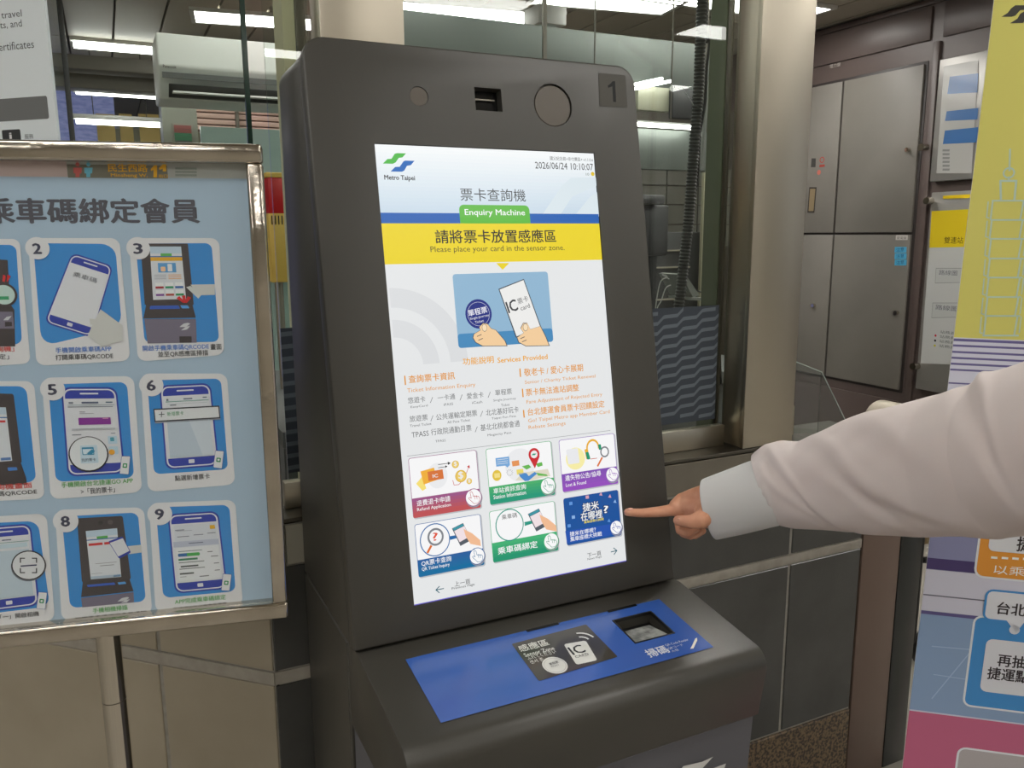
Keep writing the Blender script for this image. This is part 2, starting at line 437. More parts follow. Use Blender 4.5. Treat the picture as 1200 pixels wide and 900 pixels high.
def boolean_cut(obj, cutters):
    for c in cutters:
        md = obj.modifiers.new('cut', 'BOOLEAN'); md.object = c; md.solver = 'EXACT'; md.operation = 'DIFFERENCE'
    bpy.context.view_layer.update()
    dg = bpy.context.evaluated_depsgraph_get(); dg.update()
    me = bpy.data.meshes.new_from_object(obj.evaluated_get(dg))
    obj.modifiers.clear(); old = obj.data; obj.data = me
    me.set_sharp_from_angle(angle=math.radians(30))
    for c in cutters: bpy.data.objects.remove(c)
FU0, FU1, FV0, FV1 = -0.2955, 0.2935, -0.050, 0.872
panel = MB().prism(rrloop(FU0, FU1, FV0, FV1, 0.034, lambda a, b: fp(a, b, 0)), rrloop(FU0, FU1, FV0, FV1, 0.034, lambda a, b: fp(a, b, -0.03)), 0.0038, 3)
panel = panel.done('front_panel', kioskm, K)
cut = []
cut.append(MB().prism([fp(u, v, 0.01) for u, v in ((-.197, -.001), (.197, -.001), (.197, .7155), (-.197, .7155))],
                      [fp(u, v, -0.0035) for u, v in ((-.197, -.001), (.197, -.001), (.197, .7155), (-.197, .7155))]).done('cutter', blackm))
def cyl_pts(u, v, r, n, k=32): return [fp(u + r * math.cos(2 * math.pi * i / k), v + r * math.sin(2 * math.pi * i / k), n) for i in range(k)]
cut.append(MB().prism(cyl_pts(-.118, .792, .0155, .01), cyl_pts(-.118, .792, .0155, -.003)).done('cutter', blackm))
cut.append(MB().prism(cyl_pts(.122, .793, .0365, .01), cyl_pts(.122, .793, .0365, -.006)).done('cutter', blackm))
cut.append(MB().prism([fp(u, v, 0.01) for u, v in ((-.022, .776), (.026, .776), (.026, .8135), (-.022, .8135))],
                      [fp(u, v, -0.02) for u, v in ((-.022, .776), (.026, .776), (.026, .8135), (-.022, .8135))]).done('cutter', blackm))
boolean_cut(panel, cut)
MB().prism(cyl_pts(-.118, .792, .0148, -.0012), cyl_pts(-.118, .792, .0148, -.0029)).done('sensor_cap', mat('brown_cap', (82, 74, 64), 0.4), K)
MB().prism(cyl_pts(.1225, .7925, .0345, -.0022), cyl_pts(.1225, .7925, .0345, -.0058), 0.0008, 1).done('speaker_cap', mat('brown_cap', (82, 74, 64), 0.4), K)
MB().box(-0.0215, 0.0255, 0.776, 0.813, -0.0195, -0.018, M=Matrix((( 1, 0, 0, 0), (0, FV.y, FN.y, FO.y), (0, FV.z, FN.z, FO.z), (0, 0, 0, 1)))).done('camera_window', mat('camera_black', (6, 6, 6), 0.15), K)
MB().box(-0.020, 0.019, 0.797, 0.7995, -0.018, -0.013, M=Matrix(((1, 0, 0, 0), (0, FV.y, FN.y, FO.y), (0, FV.z, FN.z, FO.z), (0, 0, 0, 1)))).done('shutter_bar', steel_dark, K)
# body behind the panel
YB = 0.348
def bodyfront(a, b): return fp(a, b, -0.034)
A = rrloop(-0.294, 0.292, -0.052, 0.868, 0.032, bodyfront)
def back(p):
    return Vector((p.x, YB, p.z - 0.004 if p.z > 1.5 else p.z - 0.0))
B = [back(p) for p in A]
MB().prism(A, B, 0.004, 2).done('body_shell', kioskm, K)
# seam strip between panel and body
A = rrloop(-0.289, 0.287, -0.048, 0.862, 0.028, lambda a, b: fp(a, b, -0.0295)); B = rrloop(-0.289, 0.287, -0.048, 0.862, 0.028, lambda a, b: fp(a, b, -0.035))
MB().prism(A, B).done('seam_gasket', blackm, K)
# lower body
jy = -0.012
prof = [(0.045, 0.942), (YB, 0.942), (YB, 0.0), (0.06, 0.0), (0.045, 0.80)]
MB().prism([(-0.294, y, z) for y, z in prof], [(0.292, y, z) for y, z in prof], 0.003, 1).done('lower_body', kioskm, K)
# console: sloping shelf with a rounded nose
sl = math.radians(8)
def cprof():
    P = [(0.044, 0.944), (-0.010, 0.9455)]
    cy, cz, R = -0.206, 0.9455 - 0.196 * math.tan(sl) - 0.030, 0.030
    for k in range(9):
        a = math.radians(90 - sl * 57.3 * 0 + k * (98 / 8)); a = math.radians(90 + 4 + k * 10.8)
        P.append((cy + R * math.cos(a), cz + R * math.sin(a)))
    P += [(-0.2225, 0.800), (0.044, 0.800)]
    return P
CP = cprof()
con = MB().prism([(-0.292, y, z) for y, z in CP], [(0.305, y, z) for y, z in CP], 0.003, 2).done('console', kioskm, K)
# console plane for the print
CO = Vector((0, -0.010, 0.9462)); CV = Vector((0, math.cos(sl), math.sin(sl))); CNn = Vector((0, -math.sin(sl), math.cos(sl)))
def cpnt(x, y): return on(x, y, CO, CNn)
cut = []
sq = [(755, 722), (780, 714), (792, 745), (742, 758)]
sq = [(723, 727), (765, 716), (786, 742), (741, 756)]
sqp = [cpnt(*p) for p in sq]
u0 = sum((sqp[0].x, sqp[3].x)) / 2; u1 = sum((sqp[1].x, sqp[2].x)) / 2
vv = lambda p: (p - CO).dot(CV)
v1_ = (vv(sqp[0]) + vv(sqp[1])) / 2; v0_ = (vv(sqp[2]) + vv(sqp[3])) / 2
def cq(u, v, n=0.0): return CO + X * u + CV * v + CNn * n
loopw = [(u0, v0_), (u1, v0_), (u1, v1_), (u0, v1_)]
cut.append(MB().prism([cq(a, b, 0.01) for a, b in loopw], [cq(a, b, -0.022) for a, b in loopw]).done('cutter', blackm))
boolean_cut(con, cut)
# reader well with sloping mirror floor
t_ = 0.0015
wellm = mat('reader_well', (14, 14, 15), 0.3)
MB().prism([cq(a, b, -0.0205) for a, b in loopw], [cq(a, b, -0.0215) for a, b in loopw]).done('reader_well', wellm, con)
ir = 0.005
scan = [(u0 + ir, v0_ + 0.002), (u1 - ir, v0_ + 0.002), (u1 - 0.009, v1_ - 0.012), (u0 + 0.003, v1_ - 0.012)]
MB().prism([cq(scan[0][0], scan[0][1], -0.004), cq(scan[1][0], scan[1][1], -0.004), cq(scan[2][0], scan[2][1], -0.016), cq(scan[3][0], scan[3][1], -0.016)],
           [cq(a, b, -0.02) for a, b in scan]).done('reader_glass', mat('frosted_reader_glass', (176, 178, 174), 0.12, noise=(60, 60, 60, 0, (120, 122, 120))), con)
# blue overlay with black sensor pad: printed films
bl = (52, 92, 172)
a = Art(CO, X, CNn, CV, lift=0.0006)
c4 = [(475, 772), (770, 697), (831, 752), (516, 848)]
bu0, bu1 = -0.229, 0.232; bv0 = -0.184; bv1 = -0.037
bpts = [(bu0, bv0), (bu1, bv0), (bu1, bv1), (bu0, bv1)]
def frame_quads(U0, U1, V0, V1, hu0, hu1, hv0, hv1):
    return [[(U0, V0), (hu0, V0), (hu0, V1), (U0, V1)], [(hu1, V0), (U1, V0), (U1, V1), (hu1, V1)],
            [(hu0, V0), (hu1, V0), (hu1, hv0), (hu0, hv0)], [(hu0, hv1), (hu1, hv1), (hu1, V1), (hu0, V1)]]
e = 0.0012
for q4 in frame_quads(bu0, bu1, bv0, bv1, u0 - e, u1 + e, v0_ - e, v1_ + e): a.uvpoly(q4, bl, 0)
a.done('blue_overlay', mat('blue_overlay_film', vcol='ink', rough=0.16), con)
mbr = MB()
for q4 in frame_quads(u0 - 0.0015, u1 + 0.0015, v0_ - 0.0015, v1_ + 0.0015, u0 + 0.001, u1 - 0.001, v0_ + 0.001, v1_ - 0.001):
    mbr.prism([cq(x, y, 0.0012) for x, y in q4], [cq(x, y, -0.004) for x, y in q4])
mbr.done('reader_bezel', blackm, con)
a = Art(CO, X, CNn, CV, lift=0.001).zoom(460, 680, 3)
# notches at the back edge of the film
for (xa, xb) in ((470, 582), (752, 853)):
    A1, A2 = a.q(xa, 180 if xa < 600 else 108), a.q(xb, 152 if xa < 600 else 84)
    a.uvrect(A1[0], A2[0], bv1 - 0.0045, bv1 + 0.0015, (16, 16, 16), 1, 0.0)
a.quad([(418, 226), (680, 157), (792, 271), (514, 357)], (58, 54, 46), 1, 0.03)
a.zoom(590, 730, 4.8)
W_ = (222, 222, 216)
a.text('感應區', 100, 168, 262, 36, W_, 3, 0.02)
a.text('Sensor Zone', 124, 196, 290, 20, W_, 3, 0.02)
a.text('ふれてください', 140, 214, 300, 20, W_, 3)
a.text('센서 존', 156, 236, 232, 20, W_, 3)
a.disc(289, 242, 47, (214, 214, 208), 3, sx=0.95)
a.disc(289, 242, 40, (180, 180, 176), 4, inner=0.95)
a.text('單程票', 262, 244, 312, 13, (60, 58, 52), 5, 0.01)
a.text('TICKET', 270, 256, 314, 7, (60, 58, 52), 5)
a.quad([(338, 124), (462, 103), (528, 214), (410, 240)], (216, 216, 210), 3, 0.12)
a.text('IC', 394, 186, 466, 44, (40, 38, 34), 5, 0.02)
a.text('CARD', 408, 204, 482, 13, (40, 38, 34), 5)
a.disc(444, 110, 30, W_, 3, inner=0.78, a0=10, a1=85)
a.disc(444, 110, 52, W_, 3, inner=0.87, a0=10, a1=85)
a.text('掃碼', 826, 200, 940, 42, (208, 216, 230), 3, 0.03)
a.text('QR Code Reader', 918, 138, 1045, 13, (208, 216, 230), 3)
a.text('QRコード', 932, 156, 1015, 13, (208, 216, 230), 3)
a.text('스캔', 950, 170, 988, 11, (208, 216, 230), 3)
a.poly([(1050, 150), (1062, 128), (1078, 92), (1088, 88), (1090, 102), (1068, 148)], (236, 236, 226), 3)
a.done('sensor_print', print_gloss, con)
# lower cabinet front
prof = [(-0.216, 0.797), (0.044, 0.797), (0.044, 0.02), (-0.165, 0.02)]
cab = MB().prism([(-0.288, y, z) for y, z in prof], [(0.301, y, z) for y, z in prof], 0.002, 1).done('lower_cabinet', kioskg, K)
nn = Vector((0, -(0.797 - 0.02), 0)).normalized(); cfd = Vector((0, -0.051, 0.777)).normalized(); cfn = X.cross(cfd)
if cfn.y > 0: cfn = -cfn
a = Art((0, -0.216, 0.797), X, cfn, cfd, lift=0.0015)
a.poly([(800, 897), (822, 892), (835, 886), (822, 900), (806, 912), (780, 922)], (206, 206, 204), 1)
a.poly([(828, 902), (850, 894), (846, 906), (830, 922), (800, 936), (812, 920)], (206, 206, 204), 1)
a.done('emblem', print_m, cab)
# number sticker
a = Art(FO, X, FN, FV, lift=0.0008).zoom(540, 60, 5.4545)
a.quad([(880, 140), (1050, 155), (1065, 360), (888, 350)], (73, 71, 65), 0, 0.03)
a.poly([(938, 222), (958, 205), (968, 193), (984, 193), (991, 326), (972, 325), (966, 226), (940, 236)], (12, 12, 12), 2)
a.done('number_sticker', print_m, K)

# --- the screen
scr = Art(FO, X, FN, FV, lift=-0.0028)
S = scr
S.uvrect(-.1962, .1962, 0, .7145, (232, 234, 235), 0)
S.zoom(430, 160, 3.75)
# soft header gradient as the screen shows it
N_ = 18; vtop = .7145; vbar = S.q(60, 333)[1]
for i in range(N_):
    t = i / (N_ - 1); c = (int(250 - 44 * t), int(253 - 30 * t), int(254 - 18 * t))
    S.uvrect(-.1962, .1962, vtop + (vbar - vtop) * (i + 1) / N_, vtop + (vbar - vtop) * i / N_, c, 1)
S.poly([(770, 348), (860, 215), (900, 180), (1010, 178), (1012, 215), (905, 262), (850, 348)], (222, 234, 240), 1.5)
S.poly([(915, 348), (985, 262), (1018, 240), (1024, 350)], (222, 234, 240), 1.5)
vb0 = S.q(62, 380)[1]
S.uvrect(-.1962, .1962, vb0, vbar, (30, 96, 180), 2)
vy0 = S.q(80, 561)[1]
S.uvrect(-.1962, .1962, vy0, vb0, (238, 214, 36), 2)
S.poly([(570, 555), (628, 555), (599, 585)], (238, 214, 36), 3)
A_ = S.q(413, 384); B_ = S.q(722, 386); T_ = S.q(413, 298)
S.uvrect(A_[0], B_[0], vb0 - 0.0002, T_[1], (100, 188, 72), 3, 0.008); S.uvrect(A_[0], B_[0], vb0, vb0 + 0.01, (100, 188, 72), 3)
S.poly([(72, 117), (92, 97), (110, 96), (124, 74), (134, 71), (174, 72), (158, 90), (142, 92), (128, 112), (116, 118)], (82, 186, 76), 3)
S.poly([(106, 152), (126, 132), (146, 131), (162, 108), (170, 104), (211, 105), (195, 124), (178, 127), (166, 148), (156, 153)], (30, 104, 186), 3)
dk = (42, 44, 46)
S.text('Metro Taipei', 80, 194, 214, 27, dk, 3, 0.035)
S.text('國父紀念館+非付費區+ v1.1.0.6', 808, 102, 997, 17, (70, 70, 70), 3)
S.text('2026/06/24 10:10:07', 743, 139, 998, 30, (50, 50, 50), 3)
S.text('10', 966, 170, 980, 12, (120, 130, 110), 3)
S.disc(995, 163, 9, (226, 196, 40), 3)
S.text('票卡查詢機', 415, 281, 702, 56, (64, 66, 68), 3, 0.0)
S.text('Enquiry Machine', 434, 352, 698, 34, (250, 252, 250), 5, 0.015)
S.text('請將票卡放置感應區', 305, 469, 835, 60, (48, 46, 40), 4, 0.02)
S.text('Please place your card in the sensor zone.', 283, 515, 872, 33, (70, 66, 40), 4)
# faint circles
gl = (222, 224, 226)
S.disc(130, 1010, 345, gl, 1, inner=0.75, a0=0, a1=90)
S.disc(130, 1010, 205, gl, 1, inner=0.62, a0=0, a1=90)
# picture panel
A_, B_ = S.q(378, 604), S.q(798, 604); C_ = S.zoom(450, 390, 4).q(352, 72); S.zoom(430, 160, 3.75)
S.uvrect(A_[0], B_[0], C_[1], A_[1], (146, 184, 212), 2, 0.005)
S.uvrect(A_[0], B_[0], C_[1], S.q(390, 868)[1], (72, 140, 190), 3, 0.005)
S.disc(493, 779, 65, (36, 48, 130), 5, sx=0.97); S.disc(493, 779, 53, (200, 205, 230), 6, inner=0.97)
S.text('單程票', 450, 791, 532, 28, (240, 240, 250), 7, 0.02, slope=-0.22)
S.text('Single-Journey', 456, 809, 540, 13, (240, 240, 250), 7, slope=-0.22)
S.text('Ticket', 478, 822, 516, 11, (240, 240, 250), 7, slope=-0.22)
ln_ = (70, 76, 84); wh = (240, 240, 238)
S.poly([(580, 669), (692, 625), (768, 836), (657, 884)], ln_, 5)
S.poly([(585, 672), (690, 630), (763, 834), (660, 878)], wh, 6)
S.text('IC', 626, 776, 668, 50, (60, 62, 66), 7, 0.03, slope=-0.36)
S.text('票卡', 668, 738, 714, 26, (90, 92, 96), 7, slope=-0.36)
S.text('card', 680, 765, 720, 20, (60, 62, 66), 7, slope=-0.36)
sk = (246, 208, 160)
def hand_icon(pts, L):
    S.poly(pts, ln_, L)
    cx = sum(p[0] for p in pts) / len(pts); cy = sum(p[1] for p in pts) / len(pts)
    S.poly([(cx + (p[0] - cx) * 0.95, cy + (p[1] - cy) * 0.95) for p in pts], sk, L + 1)
S.zoom(430, 160, 3.75)
hand_icon([(470, 868), (500, 850), (494, 836), (512, 818), (532, 822), (548, 842), (570, 850), (612, 900), (620, 921), (510, 922), (478, 905), (466, 885)], 7)
hand_icon([(660, 884), (690, 862), (676, 842), (688, 818), (706, 818), (720, 846), (766, 832), (790, 880), (806, 920), (700, 922), (668, 905)], 7)
S.disc(518, 840, 17, ln_, 9, sx=.7); S.disc(518, 840, 15, (250, 226, 190), 10, sx=.7)
S.disc(698, 838, 17, ln_, 9, sx=.7); S.disc(698, 838, 15, (250, 226, 190), 10, sx=.7)
for (x, y) in ((486, 878), (492, 895), (676, 888), (684, 902)): S.line([(x, y), (x + 18, y - 8)], 3, ln_, 9)
# service list
S.zoom(450, 390, 4)
og = (228, 150, 40); gy = (96, 98, 100)
S.text('功能說明', 373, 152, 518, 34, (238, 168, 50), 3, 0.02)
S.text('Services Provided', 536, 141, 770, 24, (238, 168, 50), 3, 0.03)
for (x, y, h) in ((100, 245, 44), (640, 207, 40), (652, 302, 40), (657, 398, 36)): S.rect(x, y, x + 6, h, og, 3)
S.text('查詢票卡資訊', 119, 236, 335, 36, og, 3, 0.02)
S.text('Ticket Information Enquiry', 112, 286, 432, 25, og, 3)
for t, x0, y0, x1, h in (('悠遊卡', 115, 332, 197, 29), ('一卡通', 255, 319, 337, 27), ('愛金卡', 392, 311, 470, 28), ('單程票', 525, 295, 603, 27),
                         ('旅遊票', 123, 419, 208, 29), ('公共運輸定期票', 248, 411, 440, 30), ('北北基好玩卡', 482, 390, 635, 30),
                         ('TPASS', 133, 492, 213, 25), ('行政院通勤月票', 224, 482, 413, 31), ('基北北桃都會通', 456, 461, 640, 31)):
    S.text(t, x0, y0, x1, h, gy, 3)
for t, x0, y0, x1, h in (('EasyCard', 128, 353, 208, 13), ('iPASS', 283, 340, 327, 12), ('iCash', 416, 331, 464, 12), ('Single Journey', 516, 322, 622, 13), ('Ticket', 552, 343, 592, 12),
                         ('Travel Ticket', 124, 440, 225, 12), ('All Pass Ticket', 300, 423, 407, 12), ('Taipei Fun Pass', 508, 407, 622, 13),
                         ('TPASS', 244, 512, 292, 11), ('Megacity Pass', 489, 486, 600, 14)):
    S.text(t, x0, y0 + 3, x1, h, (100, 102, 104), 3)
for x, y in ((220, 328), (359, 316), (491, 303), (222, 414), (455, 393), (430, 466)): S.line([(x, y), (x + 10, y - 26)], 2.5, gy, 3)
S.text('敬老卡 / 愛心卡展期', 661, 204, 937, 36, og, 3, 0.015)
S.text('Senior / Charity Ticket Renewal', 664, 245, 995, 21, og, 3)
S.text('票卡無法進站調整', 669, 297, 917, 34, og, 3, 0.015)
S.text('Fare Adjustment of Rejected Entry', 672, 338, 1027, 22, og, 3)
S.text('台北捷運會員票卡回饋設定', 678, 389, 1037, 34, og, 3, 0.015)
S.text('Go! Taipei Metro app Member Card', 680, 426, 1062, 22, og, 3)
S.text('Rebate Settings', 682, 457, 855, 22, og, 3)
S.rect(110, 580, 1065, 2.2, (150, 152, 154), 3)
# bottom navigation
S.zoom(460, 510, 4)
te = (20, 92, 110)
S.line([(206, 727), (242, 720)], 4, te, 3); S.line([(206, 727), (222, 710)], 4, te, 3); S.line([(206, 727), (222, 740)], 4, te, 3)
S.line([(1028, 548), (1055, 542)], 4, te, 3); S.line([(1055, 542), (1040, 530)], 4, te, 3); S.line([(1055, 542), (1042, 560)], 4, te, 3)
S.text('上一頁', 294, 712, 368, 24, (50, 52, 54), 3); S.text('Previous Page', 281, 730, 388, 15, (50, 52, 54), 3)
S.text('下一頁', 918, 577, 982, 22, (50, 52, 54), 3); S.text('Next Page', 918, 590, 984, 12, (50, 52, 54), 3)
# thin lavender glow line at the panel's lower edge
S.uvrect(-.1962, .1962, 0, 0.0016, (112, 104, 200), 1)
screen = S.done('screen', print_lit, K)
# glass in front of the lcd is the panel itself; each menu button is a tile of its own on the screen
def button(c4, strip, title, sub, icon, border, cc, icol, tsz=1.0, whole=None):
    b = Art(FO, X, FN, FV, lift=-0.0022).zoom(460, 510, 4)
    A, B, C, D = [b.q(*p) for p in c4]
    U0, U1 = (A[0] + D[0]) / 2, (B[0] + C[0]) / 2; V1, V0 = (A[1] + B[1]) / 2, (C[1] + D[1]) / 2
    b.uvrect(U0 + .001, U1 + .0022, V0 - .0022, V1 - .001, (190, 192, 196), 0, 0.004)
    b.uvrect(U0, U1, V0, V1, border, 1, 0.004)
    if whole: b.uvrect(U0 + .0008, U1 - .0008, V0 + .0008, V1 - .0008, whole, 2, 0.0035)
    else:
        b.uvrect(U0 + .0008, U1 - .0008, V0 + .0008, V1 - .0008, (250, 250, 251), 2, 0.0035)
        vs_ = b.q(c4[3][0] + 5, strip)[1]
        n = 5
        for i in range(n):
            t = i / (n - 1); c = tuple(int(border[k] * (1 - t) + icol[k] * t) for k in range(3))
            b.uvrect(U0 + .0006, U1 - .0006, V0 + .003 + (vs_ - V0 - .003) * (1 - (i + 1) / n), V0 + .003 + (vs_ - V0 - .003) * (1 - i / n), c, 3)
        b.uvrect(U0, U1, V0, V0 + .0060, icol, 3, 0.0028)
    icon(b)
    for t in title: b.text(*t[:5], (250, 250, 252), 5, t[5] if len(t) > 5 else 0.01)
    if sub: b.text(*sub, (250, 250, 252), 5, 0.01)
    x, y, rr = cc
    b.disc(x + 3, y + 4, rr + 1, (150, 150, 158), 5); b.disc(x, y, rr, border, 6); b.disc(x, y, rr * .92, (252, 252, 253), 7)
    k = rr / 40
    h_ = [(-16, -22), (-10, -26), (-5, -22), (-1, -4), (4, -8), (9, -4), (13, -8), (17, -3), (22, -6), (26, 2), (26, 16), (18, 26), (2, 28), (-8, 18), (-20, 8), (-22, 2), (-16, 0), (-10, 4)]
    P_ = [(x + p[0] * k, y + p[1] * k) for p in h_]
    b.line(P_ + P_[:1], 2.2, icol, 8)
    for q in (4, 13): b.line([(x + q * k, y - 6 * k), (x + (q + 3) * k, y + 8 * k)], 2.0, icol, 8)
    b.line([(x - 20 * k, y - 28 * k), (x - 10 * k, y - 34 * k)], 2, icol, 8)
    return b.done('menu_button', print_lit, screen)
def ic1(b):
    b.disc(212, 190, 60, (238, 239, 241), 3, sx=.85)
    b.poly([(112, 228), (140, 195), (160, 250), (142, 262)], (250, 226, 120), 4)
    b.poly([(132, 170), (196, 152), (210, 210), (148, 232)], (244, 178, 60), 5)
    b.poly([(165, 172), (236, 160), (242, 204), (170, 216)], (218, 118, 60), 6)
    b.text('IC', 190, 200, 214, 16, wh, 8, 0.03)
    b.line([(216, 138), (262, 132)], 3, (30, 30, 30), 5); b.poly([(260, 124), (274, 131), (262, 140)], (30, 30, 30), 5)
    b.line([(216, 153), (250, 148)], 2.5, (30, 30, 30), 5); b.poly([(248, 141), (259, 146), (250, 154)], (30, 30, 30), 5)
    for x, y, r_ in ((296, 137, 18), (322, 192, 29), (361, 216, 14)):
        b.disc(x, y, r_, (222, 184, 76), 6); b.disc(x, y, r_ * .82, (240, 206, 110), 7)
        b.text('$', x - r_ * .35, y + r_ * .6, x + r_ * .4, r_ * 1.3, wh, 8, 0.03)
    b.line([(284, 212), (290, 234), (312, 232), (340, 200), (358, 150)], 2.5, (200, 60, 60), 5)
    b.poly([(350, 148), (362, 140), (364, 156)], (200, 60, 60), 5)
button([(75, 105), (395, 72), (417, 345), (98, 385)], 297, [('退費退卡申請', 116, 335, 273, 28)], ('Refund Application', 118, 362, 276, 20), ic1, (158, 88, 136), (381, 292, 42), (192, 84, 88))
def ic2(b):
    b.disc(600, 140, 78, (238, 239, 241), 3)
    b.poly([(484, 108), (548, 100), (552, 140), (540, 152), (530, 143), (488, 148)], (120, 170, 220), 5)
    for i in range(3): b.line([(492, 116 + i * 10), (542, 110 + i * 10)], 2, wh, 6)
    b.poly([(560, 122), (594, 117), (597, 142), (564, 147)], (232, 150, 90), 5)
    b.disc(491, 189, 26, (228, 196, 70), 5, sx=.9); b.quad([(478, 180), (504, 177), (506, 198), (480, 201)], (246, 226, 140), 6, .1)
    b.quad([(582, 162), (614, 157), (617, 181), (585, 186)], (238, 220, 110), 5, .1)
    for i in range(10):
        q = i * math.pi / 5; b.line([(551 + 11 * math.cos(q), 176 + 11 * math.sin(q)), (551 + 15 * math.cos(q), 176 + 15 * math.sin(q))], 2, (90, 90, 96), 5)
    b.poly([(578, 212), (612, 176), (730, 158), (742, 192), (700, 200), (660, 212)], (226, 220, 200), 4)
    b.poly([(590, 176), (630, 178), (640, 192), (668, 172), (680, 180), (640, 214), (622, 216), (600, 196)], (76, 140, 206), 5)
    b.poly([(608, 146), (640, 138), (652, 150), (630, 162)], (104, 184, 84), 5); b.poly([(672, 134), (702, 126), (706, 142), (684, 150)], (104, 184, 84), 5)
    b.poly([(676, 176), (724, 184), (730, 192), (684, 190)], (104, 184, 84), 5)
    b.poly([(641, 104), (692, 98), (669, 156)], (206, 44, 52), 6); b.disc(665, 90, 30, (206, 44, 52), 6, sx=.97); b.disc(665, 90, 18, wh, 7)
    b.poly([(652, 94), (660, 86), (676, 86), (668, 94)], (60, 160, 130), 8)
button([(440, 62), (740, 30), (770, 283), (458, 323)], 243, [('車站資訊查詢', 476, 276, 628, 26)], ('Station Information', 476, 301, 628, 19), ic2, (74, 176, 110), (730, 238, 40), (40, 154, 122))
def ic3(b):
    b.disc(860, 110, 52, (250, 240, 170), 3); b.quad([(815, 68), (870, 60), (880, 130), (826, 138)], (236, 237, 240), 4, .1)
    b.disc(941, 60, 42, (236, 176, 50), 5, inner=.76, a0=-10, a1=205, sx=.86)
    b.line([(908, 70), (916, 108)], 14, (236, 176, 50), 5)
    b.quad([(906, 80), (920, 78), (930, 112), (914, 115)], (30, 150, 110), 6, .3); b.quad([(964, 44), (978, 42), (982, 66), (970, 70)], (30, 150, 110), 6, .3)
    b.line([(930, 112), (960, 108)], 3, (200, 90, 70), 5)
    b.disc(996, 78, 26, (120, 124, 130), 6, inner=.72, sx=.93); b.line([(984, 106), (964, 144)], 9, (222, 118, 60), 5)
button([(782, 22), (1040, -8), (1062, 228), (800, 266)], 183, [('遺失物公告/協尋', 812, 216, 980, 26)], ('Lost & Found', 815, 243, 910, 16), ic3, (130, 80, 180), (1032, 184, 36), (150, 80, 190))
def phone(b, x, y, k=1.0):
    b.poly([(x - 4 * k, y - 30 * k), (x + 48 * k, y - 56 * k), (x + 88 * k, y + 24 * k), (x + 36 * k, y + 52 * k)], (84, 92, 102), 5)
    b.poly([(x + 6 * k, y - 18 * k), (x + 54 * k, y - 42 * k), (x + 78 * k, y + 8 * k), (x + 32 * k, y + 34 * k)], (244, 228, 232), 6)
    b.poly([(x - 1 * k, y - 30 * k), (x + 46 * k, y - 53 * k), (x + 52 * k, y - 43 * k), (x + 6 * k, y - 20 * k)], (60, 150, 166), 7)
    b.poly([(x + 50 * k, y - 28 * k), (x + 90 * k, y - 8 * k), (x + 128 * k, y + 24 * k), (x + 132 * k, y + 52 * k), (x + 82 * k, y + 42 * k), (x + 60 * k, y + 6 * k)], (244, 190, 150), 7)
def ic4(b):
    b.disc(201, 491, 78, (36, 104, 168), 4, sx=.97); b.disc(201, 491, 73, (250, 250, 251), 5, sx=.97)
    b.poly([(270, 474), (318, 466), (322, 478), (272, 492)], (36, 104, 168), 4)
    b.line([(182, 520), (166, 550)], 11, (222, 110, 50), 6); b.disc(203, 477, 42, (130, 134, 140), 7, sx=.97); b.disc(203, 477, 32, (248, 249, 250), 8, sx=.97)
    b.text('?', 192, 496, 214, 38, (226, 84, 60), 10, 0.015)
    phone(b, 284, 468)
button([(105, 420), (410, 370), (437, 612), (123, 663)], 586, [('QR票卡查詢', 138, 618, 278, 28)], ('QR Ticket Inquiry', 140, 642, 270, 20), ic4, (40, 96, 160), (398, 567, 40), (20, 110, 160))
def ic5(b):
    b.disc(551, 421, 76, (40, 152, 132), 4, sx=.97); b.disc(551, 421, 71, (250, 250, 251), 5, sx=.97)
    b.poly([(620, 408), (668, 398), (672, 410), (622, 426)], (40, 152, 132), 4)
    b.text('乘車碼', 514, 398, 586, 24, (60, 60, 62), 7)
    phone(b, 640, 400)
button([(458, 355), (757, 312), (785, 548), (470, 590)], 506, [('乘車碼綁定', 497, 562, 682, 34, 0.02)], None, ic5, (66, 178, 118), (745, 497, 40), (36, 150, 112))
def ic6(b):
    b.poly([(812, 450), (1072, 410), (1078, 460), (820, 508)], (34, 84, 176), 3)
    ps = [(838, 320), (1022, 286), (850, 384), (1018, 400), (915, 290), (1046, 310), (830, 425), (980, 276)]
    for i, (x, y) in enumerate(ps):
        b.poly([(x - 9, y + 6), (x + 6, y + 8), (x, y - 9)] if i % 2 else [(x - 8, y - 6), (x + 7, y - 8), (x + 8, y + 7), (x - 7, y + 9)], ((96, 150, 220), (214, 160, 180), (140, 180, 230))[i % 3], 4)
    b.text('捷米', 895, 361, 970, 40, (20, 34, 80), 5, 0.09, slope=-.2); b.text('捷米', 895, 361, 970, 40, (246, 248, 250), 7, 0.02, slope=-.2)
    b.text('在哪裡', 886, 404, 986, 40, (20, 34, 80), 5, 0.09); b.text('在哪裡', 886, 404, 986, 40, (246, 248, 250), 7, 0.02); b.text('?', 994, 366, 1014, 34, (20, 34, 80), 5, .07); b.text('?', 994, 366, 1014, 34, (246, 248, 250), 7, .02)
    b.text('集章座標大挑戰', 900, 415, 992, 12, (236, 220, 70), 7, 0.02)
button([(805, 300), (1055, 254), (1080, 470), (818, 518)], 0, [('捷米在哪裡？', 834, 476, 956, 22, 0.01), ('集章座標大挑戰', 836, 500, 984, 22, 0.01)], None, ic6, (20, 70, 150), (1050, 433, 34), (50, 80, 180), whole=(20, 82, 156))

